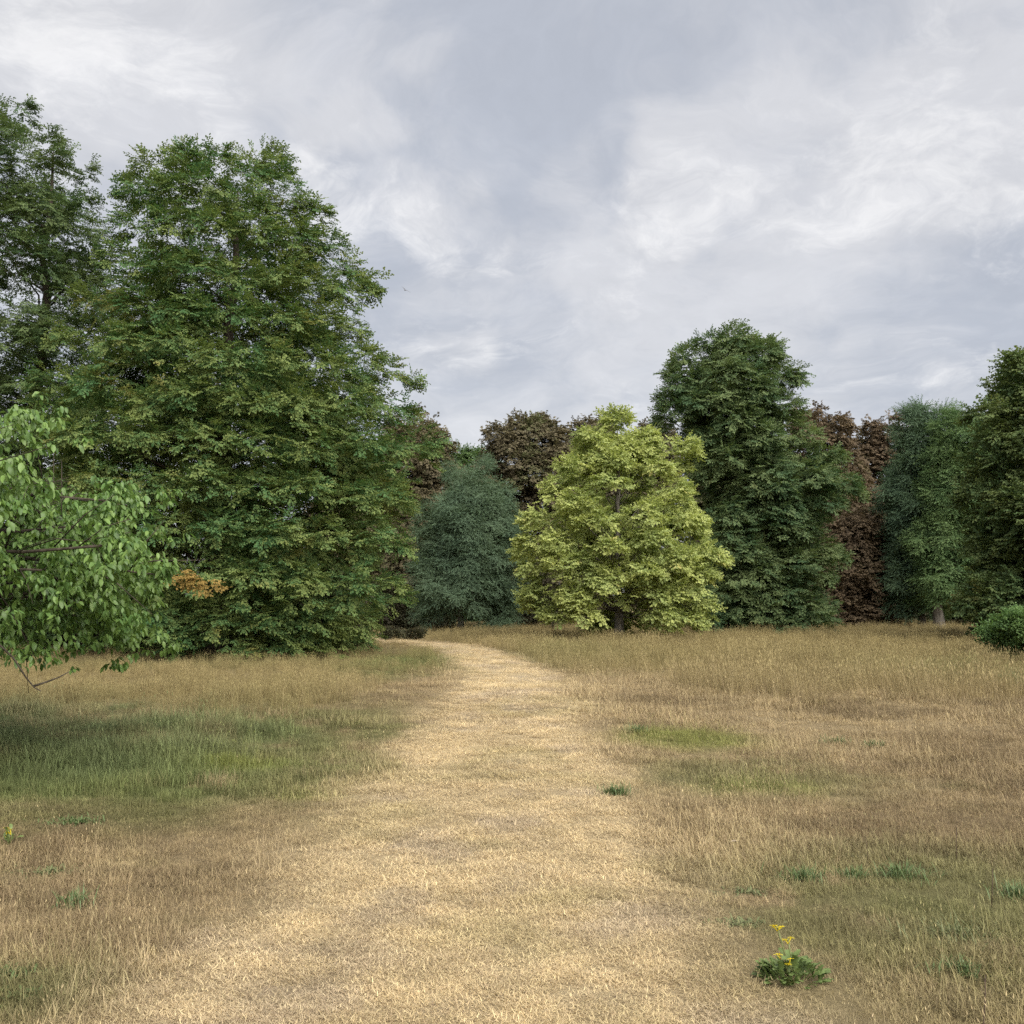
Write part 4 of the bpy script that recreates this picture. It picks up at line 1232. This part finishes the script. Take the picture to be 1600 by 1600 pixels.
def ragwort(x, y, label, n_leaf, stems, seed, spread):
    rnd = random.Random(seed)
    root = empty('ragwort_plant', (x, y, gz_at(x, y)), label, 'wildflower')
    meshes = []
    for s in range(3):
        V, F = [], []
        lob = [(0, .05), (.18, .16), (.26, .08), (.38, .26), (.48, .12), (.6, .30), (.7, .16), (.84, .22), (1.0, 0)]
        for u, w in lob:
            z = .35 * u - .45 * u * u
            V.extend([(u, -w, z + w * .25), (u, 0, z), (u, w, z + w * .25)])
        for i in range(len(lob) - 1):
            for j in range(2):
                a = i * 3 + j
                F.append((a, a + 1, a + 4, a + 3))
        mo = mesh_obj('leaf', V, F, M_RAGWORT, link=False)
        meshes.append(mo.data)
    for i in range(n_leaf):
        o = bpy.data.objects.new('leaf', meshes[i % 3])
        COL.objects.link(o)
        o.parent = root
        q = spread * math.sqrt(rnd.random())
        a = rnd.uniform(0, 6.283)
        o.location = (q * math.cos(a), q * .7 * math.sin(a), rnd.uniform(.01, .115) * (1.25 - q / spread))
        o.rotation_euler = (rnd.uniform(-.4, .4), rnd.uniform(-1.35, -.2), a + rnd.uniform(-.7, .7))
        o.scale = (rnd.uniform(.035, .062),) * 3
    for (tx, ty, tz, nf) in stems:
        V, F = [], []
        tube(V, F, [(tx * .3, ty * .3, 0), (tx * .6 + .01, ty * .6, tz * .5), (tx, ty, tz)], [.0042, .0034, .0026], 5)
        st = mesh_obj('stem', V, F, M_STEM, root)
        for j in range(nf):
            V, F = [], []
            fx, fy, fz = tx + rnd.uniform(-.02, .02), ty + rnd.uniform(-.02, .02), tz + rnd.uniform(-.012, .014)
            tube(V, F, [(tx, ty, tz - .02), (fx, fy, fz)], [.0022, .0018], 4)
            c = Vector((fx, fy, fz))
            nb = 10
            tiltx, tilty = rnd.uniform(-.5, .5), rnd.uniform(-.9, -.1)
            for q in range(nb):
                a = 6.283 * q / nb
                d = Vector((math.cos(a), math.sin(a), math.sin(a) * tilty + math.cos(a) * tiltx)).normalized()
                s = Vector((-math.sin(a), math.cos(a), 0))
                b = len(V)
                V.extend([c + d * .002, c + d * .010 + s * .0036, c + d * .0175, c + d * .010 - s * .0036])
                F.append((b, b + 1, b + 2, b + 3))
            b = len(V)
            V.append(c + Vector((0, 0, .004)))
            ring = [c + Vector((math.cos(6.283 * q / 8) * .004, math.sin(6.283 * q / 8) * .004, .001)) for q in range(8)]
            V.extend(ring)
            for q in range(8):
                F.append((b, b + 1 + q, b + 1 + (q + 1) % 8))
            mesh_obj('flower', V, F, M_PETAL, st)
    return root


ragwort(1.17, 4.45, 'leafy dark green plant with small bright yellow flowers at the lower right', 190,
        ((-.055, .0, .23, 4), (-.015, -.02, .185, 3), (-.05, -.03, .125, 2), (-.02, -.05, .11, 2)), 3, .125)
ragwort(-3.36, 7.0, 'slender plant with a few tiny yellow flowers near the left frame edge', 14, ((.0, 0, .10, 3), (.02, .0, .085, 2), (-.02, 0, .07, 1)), 5, .05)


def stalk(x, y, pts, r, label):
    V, F = [], []
    tube(V, F, pts, list(np.linspace(r, r * .4, len(pts))), 5)
    rnd = random.Random(int(x * 100))
    for i in range(3):
        p = Vector(pts[-1]) * (.75 + .08 * i)
        tube(V, F, [p, p + Vector((rnd.uniform(-.02, .02), rnd.uniform(-.02, .02), .03))], [r * .4, r * .2], 4)
    o = mesh_obj('dry_stalk', V, F, M_DRYSTEM)
    o.location = (x, y, gz_at(x, y))
    return tag(o, label, 'stalk', 'dead stalks in the right meadow')


stalk(1.66, 3.78, [(0, 0, -.01), (.01, 0, .09), (.025, .01, .18), (.035, .02, .27)], .0035, 'dark bare dead stalk at the bottom right, crossing the frame edge')
stalk(2.52, 5.55, [(0, 0, -.01), (.01, 0, .10), (.02, .01, .2)], .003, 'thin dead stalk in the brown turf left of the lone green weed clump')
stalk(2.75, 6.5, [(0, 0, -.01), (.0, 0, .10), (.01, .01, .22)], .003, 'thin dead stalk far right in the turf, beyond the lone green weed clump')
stalk(2.15, 6.35, [(0, 0, -.01), (.0, 0, .1), (-.01, .01, .19)], .0025, 'thin dead stalk beside the small bluish green weed')


def curl_leaf():
    V, F = [], []
    for i, u in enumerate(np.linspace(0, 1, 7)):
        w = math.sin(math.pi * min(u * .95 + .04, 1)) * .018
        for sg in (-1, 0, 1):
            V.append((u * .10, sg * w, .006 + .012 * math.sin(u * 3.1) + abs(sg) * .009))
    for i in range(6):
        for j in range(2):
            a = i * 3 + j
            F.append((a, a + 1, a + 4, a + 3))
    o = mesh_obj('fallen_leaf', V, F, M_PALE)
    o.location = (1.42, 6.85, gz_at(1.42, 6.85) + .035)
    o.rotation_euler = (0.1, 0, .3)
    o.scale = (.7, .7, .7)
    tag(o, 'pale curled dead leaf lying in the turf right of the path', 'leaf')


curl_leaf()


def clods():
    rnd = random.Random(8)
    V, F = [], []
    for cx, cy_, rx, ry, n in ((-.30, 4.2, .26, .10, 46), (.92, 5.65, .26, .05, 36), (.45, 4.25, .2, .07, 12), (1.65, 4.0, .2, .06, 14)):
        for i in range(n):
            x, y = cx + rnd.gauss(0, rx * .5), cy_ + rnd.gauss(0, ry * .5)
            r = rnd.uniform(.002, .008)
            z = gz_at(x, y) + .008 + r * .4
            b = len(V)
            for d in ((1, 0, 0), (0, 1, 0), (-1, 0, 0), (0, -1, 0), (0, 0, .7), (0, 0, -.7)):
                k = r * rnd.uniform(.7, 1.4)
                V.append((x + d[0] * k, y + d[1] * k, z + d[2] * k))
            for a, c in ((0, 1), (1, 2), (2, 3), (3, 0)):
                F.extend([(b + a, b + c, b + 4), (b + c, b + a, b + 5)])
    o = mesh_obj('soil_crumbs', V, F, M_CLOD)
    tag(o, 'dark crumbs of scuffed soil on the path', 'soil', kind='stuff')


clods()


def bird():
    root = empty('bird', (-6.4, 60.0, 20.4), 'tiny dark bird gliding in the cloudy sky right of the biggest tree', 'bird')
    V, F = [], []
    tube(V, F, [(-.20, 0, 0), (-.15, 0, .0), (-.04, 0, .01), (.08, 0, .005), (.16, 0, 0), (.26, 0, -.005)], [.008, .032, .045, .036, .018, .03], 8)
    # wings, one continuous mesh with the body
    for sg in (-1, 1):
        b = len(V)
        for (x, y, z, c) in ((-.06, .03, .02, .15), (-.10, .22, .09, .14), (-.02, .42, .10, .08), (.06, .56, .06, .015)):
            for q, dz in ((0, 0), (.5, .012), (1, 0)):
                V.append((x + c * q, sg * y, z + dz))
            V.append((x + c * .5, sg * y, z - .006))
        for i in range(3):
            for q in range(4):
                order = (0, 1, 2, 3)
                a0, a1 = order[q], order[(q + 1) % 4]
                F.append((b + i * 4 + a0, b + i * 4 + a1, b + i * 4 + 4 + a1, b + i * 4 + 4 + a0))
    o = mesh_obj('body', V, F, M_BIRD, root)
    root.rotation_euler = (R(38), R(-15), R(60))
    root.scale = (.62, .62, .62)


bird()
